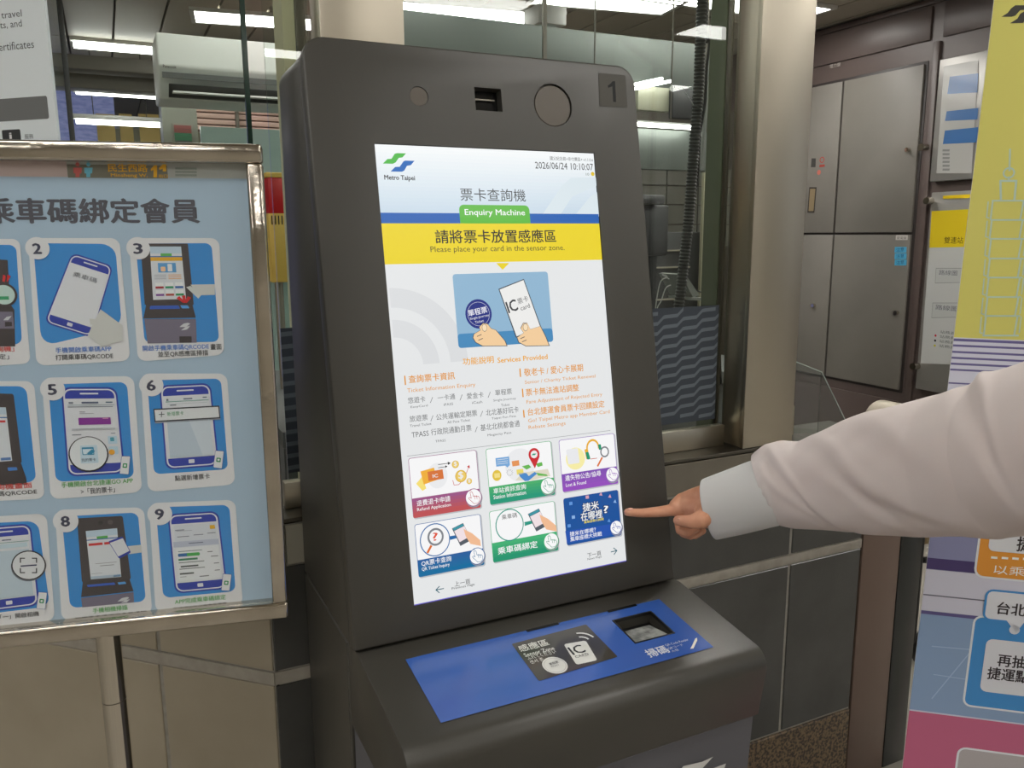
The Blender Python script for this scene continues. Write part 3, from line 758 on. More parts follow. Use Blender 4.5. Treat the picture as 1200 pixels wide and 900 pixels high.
# ------------------------------------------------------------------ notice board on a post
ba = math.radians(-12.6); BU = Vector((math.cos(ba), math.sin(ba), 0)); BN = Vector((BU.y, -BU.x, 0))
BP = CAM + ray(325, 440) * 1.12; BP.z = 0
def bq(u, v, n=0.0): return BP + BU * u + Vector((0, 0, v)) + BN * n
NB = empty('notice_board', bq(-0.29, 0), 'stainless framed notice board on a post, showing nine numbered steps for linking a ride code', 'notice board')
bz0, bz1, bu0, bu1 = 1.030, 1.681, -0.525, -0.003
fw = 0.024
def rail(name, u0, u1, z0, z1):
    A = [bq(a, b, 0.012) for a, b in ((u0, z0), (u1, z0), (u1, z1), (u0, z1))]; B = [bq(a, b, -0.016) for a, b in ((u0, z0), (u1, z0), (u1, z1), (u0, z1))]
    MB().prism(A, B, 0.004, 3).done(name, chrome_wavy, NB)
rail('frame_rail', bu0, bu1, bz1 - fw, bz1); rail('frame_rail', bu0, bu1, bz0, bz0 + fw)
rail('frame_stile', bu0, bu0 + fw, bz0 + fw, bz1 - fw); rail('frame_stile', bu1 - fw * 0.85, bu1, bz0 + fw, bz1 - fw)
acr = [(bu0 + fw, bz0 + fw), (bu1 - fw * .85, bz0 + fw), (bu1 - fw * .85, bz1 - fw), (bu0 + fw, bz1 - fw)]
MB().prism([bq(a, b, 0.004) for a, b in acr], [bq(a, b, 0.001) for a, b in acr]).done('acrylic_sheet', glass_mat('acrylic', (253, 254, 254)), NB, smooth=False)
pc = on(127, 750, BP - BN * 0.004, BN); pc.z = 0
MB().tube([(pc.x, pc.y, 0.012), (pc.x, pc.y, 1.035)], 0.0155, 24).done('post', chrome, NB)
MB().tube([(pc.x, pc.y, 0.0), (pc.x, pc.y, 0.012)], [0.17, 0.165], 40).done('foot_plate', chrome, NB)
MB().tube([(pc.x, pc.y, 0.93), (pc.x, pc.y, 0.9312)], 0.0158, 24).done('post_collar', steel_dark, NB)

P = Art(BP, BU, BN, (0, 0, 1), lift=-0.010)
ptop = P.q(100, 207)[1]
P.uvrect(bu0 + .01, bu1 - .01, bz0 + .01, ptop, (170, 192, 212), 0)
P.uvrect(bu0 + .01, bu1 - .01, ptop, bz1 - .01, (186, 188, 184), 0)
P.uvrect(bu0 + .01, P.q(76, 200)[0], ptop, bz1 - .01, (208, 186, 182), 1)
P.zoom(0, 160, 3.53)
P.rect(272, 168, 690, 56, (128, 124, 110), 1)
yl = (250, 186, 20)
P.text('民生西路', 440, 143, 605, 34, yl, 3, 0.03); P.text('Minsheng W.', 452, 168, 605, 18, yl, 3, 0.02)
P.poly([(618, 132), (632, 116), (644, 116), (644, 167), (629, 167), (629, 136), (618, 140)], yl, 3); P.poly([(652, 128), (668, 112), (682, 112), (682, 142), (668, 142), (668, 130), (654, 136)], yl, 3); P.text('出口', 652, 168, 688, 14, yl, 3, 0.02)
for x, c in ((312, (214, 96, 92)), (357, (110, 196, 222))):
    P.disc(x, 113, 9, c, 3, sx=.85); P.poly([(x - 18, 126), (x + 18, 126), (x + 16, 150), (x + 9, 150), (x + 8, 166), (x - 8, 166), (x - 9, 150), (x - 16, 150)], c, 3)
for i in range(3): P.rect(720, 134 + i * 14, 810, 9, (150, 158, 150), 2)
P.text('乘車碼綁定會員', -76, 358, 822, 104, (84, 84, 94), 3, 0.045)
poster = P.done('poster', print_m, NB)
wht = (224, 224, 227); pb = (60, 142, 214); navy = (52, 68, 168)
def card(num, c4, outer, caps, art, rr=0.12):
    a = Art(BP, BU, BN, (0, 0, 1), lift=-0.0092)
    a.quad(outer, wht, 0, 0.10)
    a.quad(c4, pb, 1, rr)
    art(a)
    if num:
        x, y = num[1], num[2]
        a.disc(x, y, 13.2, wht, 9); a.text(num[0], x - 4.5, y + 6.5, x + 5, 12, (70, 72, 92), 11, 0.05)
    for t, x0, y0, x1, h, c in caps: a.text(t, x0, y0, x1, h, c, 3, 0.02)
    return a.done('instruction_card', print_m, poster)
cb, cg_, ck, cr_ = (84, 130, 208), (96, 170, 96), (84, 84, 88), (214, 84, 80)
def lerpq(c4, u, v):
    A, B, C, D = c4
    return ((A[0] * (1 - u) + B[0] * u) * (1 - v) + (D[0] * (1 - u) + C[0] * u) * v, (A[1] * (1 - u) + B[1] * u) * (1 - v) + (D[1] * (1 - u) + C[1] * u) * v)
def sub(c4, u0, v0, u1, v1): return [lerpq(c4, u0, v0), lerpq(c4, u1, v0), lerpq(c4, u1, v1), lerpq(c4, u0, v1)]
def phone_art(a, c4, L=2):
    a.quad(c4, navy, L, 0.16); a.quad(sub(c4, .03, .02, .97, .98), (222, 224, 232), L + 1, 0.15); a.quad(sub(c4, .06, .035, .94, .965), navy, L + 2, 0.13)
    a.quad(sub(c4, .06, .13, .94, .87), (222, 224, 230), L + 3, 0.0)
    a.quad(sub(c4, .33, .065, .66, .082), (222, 224, 232), L + 3, 0.4)
    a.quad(sub(c4, .44, .895, .55, .94), (222, 224, 232), L + 3, 0.2)
def mini_card(a, c4):
    a.quad(c4, (70, 90, 170), 12, .08); a.quad(sub(c4, .04, .02, .96, .98), (226, 228, 232), 13, .08)
    a.quad(sub(c4, .25, .4, .75, .65), (60, 150, 96), 14, .2); a.quad(sub(c4, .38, .46, .62, .58), (226, 228, 232), 15, .2)
def kiosk_art(a, c4, screen=True):
    """c4 = body upper part, TL TR BR BL"""
    a.quad(c4, (74, 68, 70), 2, 0.04)
    s_ = sub(c4, .2, .10, .82, .93) if screen else c4
    return s_
def screen_art(a, s_):
    a.quad(s_, (218, 222, 228), 4, 0); a.quad(sub(s_, 0, 0, 1, .13), (190, 210, 226), 5, 0)
    a.quad(sub(s_, .33, .13, .68, .18), (96, 178, 90), 6, 0); a.quad(sub(s_, 0, .18, 1, .2), (60, 110, 180), 5, 0)
def art2(a):
    p = [(83, 298), (130, 315), (105, 396), (50, 380)]
    phone_art(a, [(82, 296), (131, 312), (106, 397), (49, 379)])
    a.text('乘車碼', 83, 324, 111, 6, (130, 134, 144), 9, slope=.30)
    a.poly([(116, 363), (142, 382), (142, 400), (117, 407), (101, 394), (108, 378)], (206, 207, 204), 9)
    a.poly([(103, 374), (112, 375), (113, 381), (104, 381)], (206, 207, 204), 10)
card(('2', 41.5, 291), [(36, 285), (133, 286), (141, 384), (46, 407)], [(30, 279), (138, 279), (151, 424), (40, 430)],
     [('手機開啟乘車碼APP', 63, 415, 129, 6.5, cb), ('打開乘車碼QRCODE', 63, 424, 131, 7, ck)], art2, 0.18)
def art3(a):
    b_ = [(163, 285.5), (219, 285.5), (226, 358), (168, 358)]
    a.quad(b_, (74, 68, 70), 2, 0.02)
    s_ = [(174, 289), (211, 289), (217, 351), (178, 352)]; screen_art(a, s_)
    a.quad(sub(s_, 0, .2, 1, .27), (232, 176, 50), 6, 0); a.quad(sub(s_, .22, .31, .78, .49), (96, 160, 214), 6, .05)
    a.quad(sub(s_, .3, .38, .45, .47), (244, 200, 160), 7, .2); a.quad(sub(s_, .52, .33, .66, .47), (232, 234, 236), 7, .1)
    for i in range(3): a.quad(sub(s_, .08, .53 + i * .035, .45, .545 + i * .035), (180, 182, 190), 6, 0); a.quad(sub(s_, .52, .53 + i * .035, .92, .545 + i * .035), (232, 180, 130), 6, 0)
    for i in range(3):
        for j in range(2):
            a.quad(sub(s_, .10 + i * .3, .68 + j * .14, .35 + i * .3, .79 + j * .14), (236, 238, 240), 6, .1)
            a.quad(sub(s_, .10 + i * .3, .75 + j * .14, .35 + i * .3, .79 + j * .14), ((170, 60, 70), (50, 150, 110), (60, 110, 180), (130, 80, 160), (180, 70, 60), (50, 150, 100))[i + 3 * j], 7, 0)
    a.poly([(170, 356), (224, 356), (228.5, 373), (166.5, 374)], (74, 68, 70), 3)
    a.quad([(174.5, 359), (208, 358.5), (210, 362.5), (174, 363)], (58, 96, 190), 4, .2); a.quad([(210, 358.5), (219, 358.5), (221, 362), (212, 362)], (90, 160, 226), 4, .2)
    a.poly([(167.5, 374.5), (228.5, 374.5), (229.5, 402.5), (171.5, 403.5)], (120, 114, 132), 3)
    a.poly([(209, 384), (214, 380), (219, 379), (222, 380), (217, 384)], (206, 208, 212), 5); a.poly([(211, 388), (216, 384), (222, 382.5), (218, 387)], (206, 208, 212), 5)
    a.quad([(209, 395), (223.5, 395), (223.5, 402.5), (209.5, 402.7)], (66, 60, 64), 5, 0)
    a.poly([(222, 334), (251, 333.5), (251, 346), (232, 346.5)], (206, 207, 204), 5)
    a.poly([(217, 337), (222, 335.5), (236, 345), (231.5, 350.5)], (206, 210, 206), 6)
    for (x0_, y0_, x1_, y1_, x2_, y2_) in ((215, 355.5, 205.5, 350, 209, 347.5), (215.5, 355.5, 212, 347, 216, 346.5), (216.5, 355.5, 219, 347.5, 223, 349.5)):
        a.poly([(x0_ - 1.5, y0_), (x1_, y1_), (x2_, y2_), (x0_ + 1.5, y0_)], (214, 50, 54), 6)
card(('3', 160.5, 291), [(157, 285.5), (247, 285), (256, 401.5), (168, 403)], [(149, 279), (256, 279), (262, 417), (160, 425)],
     [('開啟手機乘車碼QRCODE', 166, 413, 244, 7, cb), ('畫面', 246, 411, 259, 7, ck), ('並至QR感應區掃描', 184, 420, 243, 7, ck)], art3, 0.09)
def art1(a):
    a.quad([(-20, 303), (6, 305), (9, 358), (-20, 358)], (74, 68, 70), 2, .03)
    a.poly([(-20, 357), (9, 357), (14, 364), (15, 407), (-20, 407)], (70, 64, 66), 3)
    a.quad([(-20, 366), (12, 366), (14, 386), (-20, 386)], (122, 116, 134), 4, 0)
    a.quad([(3, 378), (11, 378), (11.5, 383), (3, 383.5)], (66, 60, 64), 5, 0)
    a.poly([(1, 376), (5, 372), (11, 371), (7, 376)], (206, 208, 212), 6)
    a.disc(2, 346, 14, (74, 68, 70), 6); a.disc(2, 346, 11.5, (196, 220, 214), 7); a.rect(-6, 352, 8, 4, (60, 160, 110), 8)
    for i in range(2): a.poly([(0 + i * 5, 330), (1 + i * 5, 322), (4 + i * 6, 324), (3 + i * 3, 331)], (214, 50, 54), 8)
card(None, [(-60, 287), (16, 287), (23, 404), (-50, 408)], [(-70, 280), (20, 280), (33, 427), (-60, 434)],
     [('查詢機」', -16, 414, 14, 6.5, cr_), ('綁定」', -14, 423, 8, 6.5, ck)], art1, 0.12)
def art4(a):
    a.quad([(-30, 462), (13, 463), (23, 545), (-30, 548)], (74, 68, 70), 2, .06)
    s_ = [(-40, 478), (4, 479), (11.5, 542), (-40, 546)]; screen_art(a, s_); a.quad(sub(s_, .1, .24, .95, .28), (214, 60, 60), 7, 0); a.quad(sub(s_, .75, .93, .98, .98), (90, 130, 190), 7, 0)
    a.poly([(-30, 545), (22, 545), (28, 562), (29, 570), (-30, 572)], (70, 64, 66), 3); a.quad([(6, 550), (17, 549.5), (18, 553), (7, 554)], (70, 130, 210), 5, .2)
card(None, [(-60, 454), (28, 454), (40, 567), (-50, 572)], [(-70, 448), (37, 448), (50, 587), (-60, 592)],
     [('查詢機畫面', -18, 577.5, 35, 6.5, cr_), ('乘車碼QRCODE', -24, 586, 41, 6.5, ck)], art4, 0.12)
def tinytext(a, s_, rows, L=9):
    for (u0_, u1_, v_, h_, c_) in rows: a.quad(sub(s_, u0_, v_, u1_, v_ + h_), c_, L, 0)
def art5(a):
    p = [(69, 455), (135, 455), (145, 557), (77, 561)]; phone_art(a, p)
    tinytext(a, p, [(.12, .2, .165, .02, (130, 136, 150)), (.35, .65, .165, .02, (96, 104, 130)), (.78, .9, .165, .015, (90, 110, 130)), (.1, .93, .20, .004, (60, 120, 130)), (.1, .9, .218, .008, (120, 124, 136)),
                    (.3, .4, .275, .008, (140, 142, 150)), (.3, .55, .295, .006, (160, 162, 170)), (.14, .9, .465, .022, (200, 204, 212)), (.15, .88, .469, .014, (226, 228, 232)), (.14, .3, .53, .01, (120, 124, 136)), (.82, .9, .525, .008, (120, 124, 136))])
    a.quad(sub(p, .27, .345, .84, .425), (136, 52, 150), 9, .05); a.quad(sub(p, .7, .35, .8, .36), (220, 160, 190), 10, 0)
    a.quad(sub(p, .76, .56, .92, .65), (190, 216, 232), 9, .1); a.quad(sub(p, .8, .575, .87, .62), (80, 160, 180), 10, .2); a.quad(sub(p, .76, .68, .92, .77), (190, 216, 232), 9, .1); a.disc(129.5, 531.5, 3.2, (236, 170, 60), 10)
    a.disc(102, 534, 21, (50, 52, 60), 10); a.disc(102, 533.5, 19.6, (226, 230, 234), 11); a.quad([(92, 524), (112, 523), (114, 544), (93, 545)], (196, 218, 232), 12, .05)
    a.quad([(94, 526), (108, 525.5), (109, 534.5), (95, 535)], (50, 140, 180), 13, .1); a.quad([(95, 528), (107, 527.5), (108, 533.5), (96, 534)], (210, 230, 240), 14, .1); a.poly([(100, 533), (106, 528), (110, 530), (105, 535)], (50, 140, 180), 15)
    a.text('我的票卡', 94, 543, 111, 4, (90, 100, 120), 14)
    mini_card(a, [(141, 536), (151.5, 536), (149.5, 558), (138.5, 557)])
card(('5', 59.5, 457.5), [(54, 452), (147, 449), (155.5, 562), (63, 567)], [(46, 444), (155, 442), (165, 579), (57, 588)],
     [('手機開啟台北捷運GO APP', 70, 574, 154.5, 6.5, cg_), ('>「我的票卡」', 93, 582, 133, 7, ck)], art5, 0.10)
def art6(a):
    p = [(185, 453), (246, 450), (256, 548), (193, 553)]; phone_art(a, p)
    tinytext(a, p, [(.12, .16, .165, .02, (130, 136, 150)), (.45, .62, .165, .015, (96, 104, 130)), (.82, .9, .16, .012, (90, 110, 130)), (.1, .93, .195, .006, (60, 150, 130)), (.14, .9, .225, .003, (160, 170, 180)), (.18, .3, .235, .01, (110, 116, 130))])
    a.quad(sub(p, .1, .40, .92, .86), (190, 204, 218), 9, 0); a.poly([lerpq(p, .5, .40), lerpq(p, .92, .40), lerpq(p, .92, .86), lerpq(p, .72, .86)], (206, 216, 226), 10)
    a.poly([(179, 482), (257, 477.5), (257.5, 493), (180.5, 497.5)], (150, 156, 168), 10)
    a.poly([(178.5, 480.5), (256, 476.5), (257.5, 491.5), (180, 496)], (50, 52, 58), 11); a.poly([(179.8, 481.8), (255, 478), (256.2, 490.2), (181.2, 494.6)], (222, 225, 228), 12)
    a.line([(188, 490), (188.4, 484)], .9, (90, 94, 100), 14); a.line([(185.2, 487), (191.4, 486.7)], .9, (90, 94, 100), 14)
    a.text('新增票卡', 195, 489, 214.5, 5, (80, 160, 110), 14, slope=-.06)
    mini_card(a, [(251.5, 529.5), (262, 530), (259.5, 551), (249, 549.5)])
card(('6', 176, 452.5), [(171, 447), (258, 445), (266.5, 552), (179, 558)], [(163, 439), (265, 439), (275, 570), (172, 579)],
     [('點選新增票卡', 204, 566, 245, 6.5, ck)], art6, 0.09)
def art7(a):
    p = [(-30, 621), (33.5, 616), (44, 713), (-26, 722)]; phone_art(a, p)
    tinytext(a, p, [(.45, .62, .165, .012, (96, 104, 130)), (.1, .93, .20, .005, (60, 150, 130)), (.2, .9, .22, .05, (196, 216, 226)), (.1, .92, .30, .56, (190, 206, 218))])
    a.disc(31, 666.5, 17.5, (110, 116, 128), 10); a.disc(31.5, 665, 17.5, (50, 48, 54), 11); a.disc(31.5, 665, 16.2, (220, 222, 226), 12)
    a.line([(22.5, 665.8), (40.5, 664.5)], 1.6, (60, 64, 96), 14)
    for sx_, sy_ in ((-1, -1), (1, -1), (-1, 1), (1, 1)):
        cx_, cy_ = 31.3 + sx_ * 9.5, 665 + sy_ * 8.5
        a.line([(cx_, cy_), (cx_ - sx_ * 5, cy_)], 1.2, (60, 64, 70), 14); a.line([(cx_, cy_), (cx_, cy_ - sy_ * 5)], 1.2, (60, 64, 70), 14)
    mini_card(a, [(43, 696), (53.5, 697), (51, 717), (40.5, 716)])
card(None, [(-60, 618), (42, 613), (56, 714), (-50, 727)], [(-70, 612), (52, 604), (62, 731), (-60, 745)],
     [('按「一」開啟相機', -14, 731, 43.5, 6, ck)], art7, 0.13)
def art8(a):
    a.quad([(88, 610), (142, 607), (152, 682), (94, 686)], (74, 68, 70), 2, .05)
    s_ = [(98.5, 625), (135.5, 621.5), (140.5, 679), (104.5, 682)]; screen_art(a, s_); a.quad(sub(s_, .05, .26, .5, .31), (214, 60, 60), 7, 0); a.quad(sub(s_, .55, .26, .8, .31), (214, 60, 60), 7, 0)
    tinytext(a, s_, [(.2, .9, .68, .01, (150, 150, 156)), (.35, .8, .73, .012, (130, 130, 136)), (.05, .4, .88, .008, (160, 160, 166)), (0, 1, .94, .05, (176, 196, 214)), (.75, .97, .945, .04, (70, 140, 200))], 7)
    a.disc(116, 615, 2.4, (60, 55, 57), 4); a.disc(127.5, 614.5, 2.8, (96, 88, 88), 4)
    a.poly([(95, 685), (150, 681), (155, 696), (93, 703)], (70, 64, 66), 3); a.poly([(100, 688.5), (132, 685.5), (134, 688), (101, 691)], (58, 96, 190), 5); a.poly([(136, 685.5), (145, 684.5), (146.5, 687), (137.5, 688)], (90, 160, 226), 5)
    a.poly([(93, 704), (155, 697), (155.5, 709), (94.5, 715)], (120, 114, 132), 4)
    a.poly([(136, 708), (141, 704), (147.5, 702.5), (150, 703.5), (146, 706.5), (141, 707.5)], (206, 208, 212), 6); a.poly([(140, 709.5), (145, 706.5), (151, 705), (147, 709)], (206, 208, 212), 6)
    a.poly([(145, 643), (164, 641), (165, 650), (150, 652)], (206, 207, 204), 6)
    ph = [(125, 637), (142, 631), (152, 650), (138, 657.5)]; a.quad(ph, navy, 7, .1); a.quad(sub(ph, .04, .1, .96, .88), (222, 224, 230), 8, .05)
card(('8', 75, 613), [(70, 608), (160, 603), (169.5, 708), (80, 716)], [(62, 600), (167, 597), (177, 722), (70, 731)],
     [('手機相機掃描', 107, 722, 148, 6, cg_), ('訂閱乘車碼綁定會員通知', 86, 729.5, 170, 2.5, ck)], art8, 0.10)
def art9(a):
    p = [(195, 605), (255, 601), (266, 693), (204, 699)]; phone_art(a, p)
    a.quad(sub(p, .1, .145, .92, .35), (214, 218, 226), 9, .04); a.quad(sub(p, .06, .35, .94, .42), (190, 196, 214), 9, 0); a.quad(sub(p, .1, .43, .92, .84), (228, 230, 234), 10, .05)
    a.quad(sub(p, .8, .17, .9, .22), (228, 178, 50), 11, .1)
    tinytext(a, p, [(.12, .3, .2, .012, (140, 144, 156)), (.14, .45, .215, .006, (160, 164, 176)), (.15, .38, .285, .01, (130, 134, 146)), (.47, .66, .275, .01, (130, 134, 146)), (.74, .9, .265, .01, (130, 134, 146)), (.36, .64, .375, .01, (110, 114, 136)),
                    (.14, .6, .47, .01, (140, 150, 150)), (.13, .5, .565, .025, (80, 140, 110)), (.13, .62, .61, .01, (120, 126, 126)), (.16, .5, .655, .02, (90, 96, 96)), (.13, .62, .69, .01, (120, 126, 126)), (.13, .4, .745, .02, (90, 96, 96)),
                    (.7, .8, .5, .01, (120, 120, 126)), (.76, .9, .56, .01, (120, 120, 126)), (.8, .9, .65, .01, (120, 120, 126)), (.8, .9, .74, .01, (120, 120, 126)), (.5, .68, .8, .012, (120, 120, 126)), (.13, .25, .79, .008, (160, 160, 166))], 11)
    a.quad(sub(p, .13, .5, .34, .54), (60, 110, 170), 11, .3); a.quad(sub(p, .3, .5, .55, .54), (80, 176, 90), 12, .3)
    mini_card(a, [(260.5, 674.5), (271, 675.5), (268.5, 695), (258.5, 694.5)])
card(('9', 186, 604.5), [(181, 597), (268, 594), (275.5, 696), (190, 704)], [(173, 592), (275, 588), (284, 712), (181, 721)],
     [('APP完成乘車碼綁定', 204, 711.5, 264, 6, cg_), ('完成綁定後可享會員優惠', 202, 717.5, 265, 2.5, ck)], art9, 0.10)

# ------------------------------------------------------------------ pull up banner at the right
na = math.radians(-38); QU = Vector((math.cos(na), math.sin(na), 0)); QN = Vector((QU.y, -QU.x, 0))
QP = CAM + ray(1143, 400) * 1.5
roll = math.radians(-1.46)
QU2 = (QU * math.cos(roll) + Vector((0, 0, 1)) * math.sin(roll)); QV2 = QN.cross(QU2)
if QV2.z < 0: QV2 = -QV2
q_ = lambda x, y: on(x, y, QP, QN) - QP
l0 = min(q_(1137, 0).dot(QU2), q_(1081, 900).dot(QU2)); l1 = max(q_(1137, 0).dot(QU2), q_(1081, 900).dot(QU2)); LU = (l0 + l1) / 2
BV0 = -QP.z + 0.09; BV1 = 2.12 - QP.z
PB = empty('pull_up_banner', (QP + QU2 * (LU + .3)) * 1 - Vector((0, 0, (QP + QU2 * (LU + .3)).z)), 'tall pull-up banner, yellow above with a tower outline and pink below, at the right edge', 'banner')
def bnq(u, v, n=0.0): return QP + QU2 * u + QV2 * v + QN * n
A = [bnq(a, b, 0) for a, b in ((LU, BV0), (LU + .6, BV0), (LU + .6, BV1), (LU, BV1))]; B = [p - QN * 0.002 for p in A]
MB().prism(A, B).done('banner_sheet', white_paint, PB)
cw = QP + QU2 * (LU + .3)
MB().box(-0.31, 0.31, -0.05, 0.05, 0.0, 0.085, 0.012, M=Matrix.Translation((cw.x, cw.y, 0)) @ Matrix.Rotation(na, 4, 'Z')).done('base_cassette', chrome, PB)
bk = cw - QN * 0.03
MB().tube([(bk.x, bk.y, 0.08), (bk.x, bk.y, 2.11)], 0.009, 12).done('support_pole', steel_dark, PB)
MB().prism([bnq(a, b, 0.006) for a, b in ((LU - .003, BV1 - .006), (LU + .603, BV1 - .006), (LU + .603, BV1 + .02), (LU - .003, BV1 + .02))],
           [bnq(a, b, -0.008) for a, b in ((LU - .003, BV1 - .006), (LU + .603, BV1 - .006), (LU + .603, BV1 + .02), (LU - .003, BV1 + .02))]).done('top_rail', chrome, PB)
R_ = Art(QP, QU2, QN, QV2, lift=0.0008)
vq = lambda x, y: R_.q(x, y)[1]
E0, E1 = LU, LU + .6
y396 = vq(1150, 396.5)
R_.uvrect(E0, E1, y396, BV1, (206, 200, 108), 0)
R_.uvrect(E0, E1, BV0, y396, (206, 206, 222), 0)
pur = (104, 98, 146)
for ytop, h in ((396.5, 3), (403.5, 2.4), (411, 2.4), (418, 2.4), (425, 2.4), (432, 2.2), (448, 1.8)):
    v = vq(1118, ytop); R_.uvrect(E0, E1, v - h * .0016, v, pur, 1)
R_.uvrect(E0, E1, vq(1100, 668), vq(1100, 560), (138, 140, 176), 1)
R_.uvrect(E0, E1, vq(1096, 667), vq(1096, 654), (78, 66, 112), 2)
R_.uvrect(E0, E1, vq(1092, 834), vq(1092, 716), (138, 162, 196), 1)
R_.uvrect(E0, E1, vq(1092, 720), vq(1092, 716), (98, 90, 140), 2)
R_.uvrect(E0, E1, vq(1096, 698.5), vq(1096, 697), (112, 112, 130), 2)
R_.uvrect(E0, E1, BV0, vq(1087, 835), (190, 102, 134), 2)
R_.line([(1092, 757), (1200, 766)], 1.2, (164, 186, 214), 3); R_.line([(1092, 818), (1140, 760)], 1.2, (164, 186, 214), 3); R_.line([(1094, 790), (1200, 806)], 1.0, (164, 186, 214), 3)
R_.zoom(1060, 560, 2.65)
# orange plate
def plate(x0, y0, x1, h, c, r, L, rim=(222, 226, 232), g=0.004):
    R_.rect(x0, y0, x1, h, rim, L, r + g, grow=g); R_.rect(x0, y0, x1, h, c, L + 1, r)
plate(220, 302, 760, 260, (222, 150, 62), 0.014, 4)
plate(258, 225, 730, 150, (216, 218, 224), 0.01, 6, rim=(216, 218, 224), g=0)
R_.text('捷', 345, 226, 390, 46, (50, 44, 46), 9, 0.03)
for i in range(8): R_.rect(267 + i * 33, 249 + i * 1.5, 287 + i * 33, 7, (240, 240, 236), 8)
R_.text('以乘車碼', 274, 296, 474, 28, (240, 240, 236), 8)
plate(185, 702, 760, 275, (72, 142, 206), 0.012, 4)
R_.disc(340, 470, 14, (214, 218, 226), 12)
plate(247, 434, 700, 86, (216, 218, 226), 0.010, 10, rim=(72, 142, 206), g=0.004)
R_.poly([(312, 436), (372, 444), (344, 480)], (216, 218, 226), 12)
R_.text('台北捷運', 284, 420, 466, 38, (50, 44, 50), 14, 0.03)
plate(232, 660, 720, 165, (216, 218, 226), 0.012, 8, rim=(216, 218, 226), g=0)
R_.text('再抽', 286, 582, 372, 38, (50, 44, 50), 10, 0.03); R_.text('捷運點', 254, 622, 382, 38, (50, 44, 50), 10, 0.03)
plate(144, 1040, 600, 205, (176, 170, 172), 0.012, 6)
# tower outline and emblem on the yellow part
R_.zoom(930, 200, 4.43)
lt = (176, 200, 190)
R_.zoom(1100, 0, 3)
R_.line([(250, 525), (248, 600)], 6, lt, 2); R_.disc(246, 608, 20, lt, 2, inner=.72, sx=1.0); R_.line([(246, 622), (246, 636)], 5, lt, 2)
R_.line([(218, 700), (216, 636), (272, 636), (266, 700)], 7, lt, 2)
R_.zoom(930, 200, 4.43)
tx = [(1005, 1195, 156), (1000, 1190, 256), (996, 1186, 354), (990, 1182, 456), (984, 1176, 555), (978, 1168, 656), (970, 1164, 754)]
for i, (xa, xb, y) in enumerate(tx):
    R_.line([(xa + 25, y), (xb + 10, y)], 8, lt, 2)
    R_.line([(xa + 28, y), (xa + 16, y + 98)], 8, lt, 2)
    R_.line([(xb - 2, y), (xb - 20, y + 98)], 8, lt, 2)
    R_.line([(xa + 4, y + 6), (xa - 4, y + 86), (xa + 8, y + 90)], 6, lt, 2)
    R_.line([(xb + 16, y + 6), (xb + 6, y + 86)], 6, lt, 2)
R_.line([(982, 856), (1165, 856)], 8, lt, 2)
R_.zoom(930, 0, 4.43)
R_.poly([(1078, 88), (1110, 68), (1128, 44), (1150, 28), (1215, 28), (1200, 52), (1175, 54), (1150, 82), (1130, 88)], (66, 64, 60), 2)
R_.poly([(1122, 122), (1160, 98), (1175, 72), (1200, 58), (1260, 58), (1240, 84), (1215, 88), (1190, 120)], (66, 64, 60), 2)
R_.done('banner_print', print_m, PB)

# ------------------------------------------------------------------ white information sheet on the corner glass
SG = Art(cg, cd * -1, cn, (0, 0, 1), lift=0.012)
shp = [SG.q(60.5, 0), SG.q(72, 163)]
su1 = (shp[0][0] + shp[1][0]) / 2
def sgp(u, z, n): return cg - cd * u + Vector((0, 0, z)) + cn * n
MB().prism([sgp(a, b, .0118) for a, b in ((su1 - .62, 1.45), (su1, 1.45), (su1, 2.45), (su1 - .62, 2.45))],
           [sgp(a, b, .0065) for a, b in ((su1 - .62, 1.45), (su1, 1.45), (su1, 2.45), (su1 - .62, 2.45))]).done('cutter_tmp', mat('notice_paper', (222, 230, 234), .5))
ib = COL.objects['cutter_tmp']
ib.name = 'information_sheet'; WL[ib.name] = WL['cutter_tmp']
IS = empty('wall_notice', sgp(su1 - .31, 1.45, .009), 'pale grey notice about certificates with a dark bar, on the corner glass above the board', 'notice')
ib.parent = IS; ib.location = WL[ib.name] - WL[IS.name]; ib.name = 'notice_sheet'
SG.zoom(0, 0, 5.3)
tcx = (92, 98, 104)
SG.text('shop, and', -120, 16, 110, 42, tcx, 1)
SG.text('gifts, travel', -70, 152, 172, 56, tcx, 1)
SG.text('tickets, and', -60, 205, 172, 50, tcx, 1)
SG.text('any certificates', -80, 352, 248, 64, tcx, 1)
a_, b_ = SG.q(-300, 775), SG.q(338, 742); t__ = SG.q(330, 600)
SG.uvrect(a_[0], b_[0], b_[1], t__[1], (112, 114, 114), 1, 0.004)
a_, b_, t__ = SG.q(52, 880), SG.q(166, 880), SG.q(60, 812)
SG.uvrect(a_[0], b_[0], b_[1] - .02, t__[1], (56, 58, 60), 1, 0.003)
SG.text('i', 96, 866, 108, 36, (220, 222, 224), 3, 0.03)
SG.text('服務', 188, 868, 242, 30, tcx, 1)
SG.done('notice_print', print_m, IS, kind='stuff')

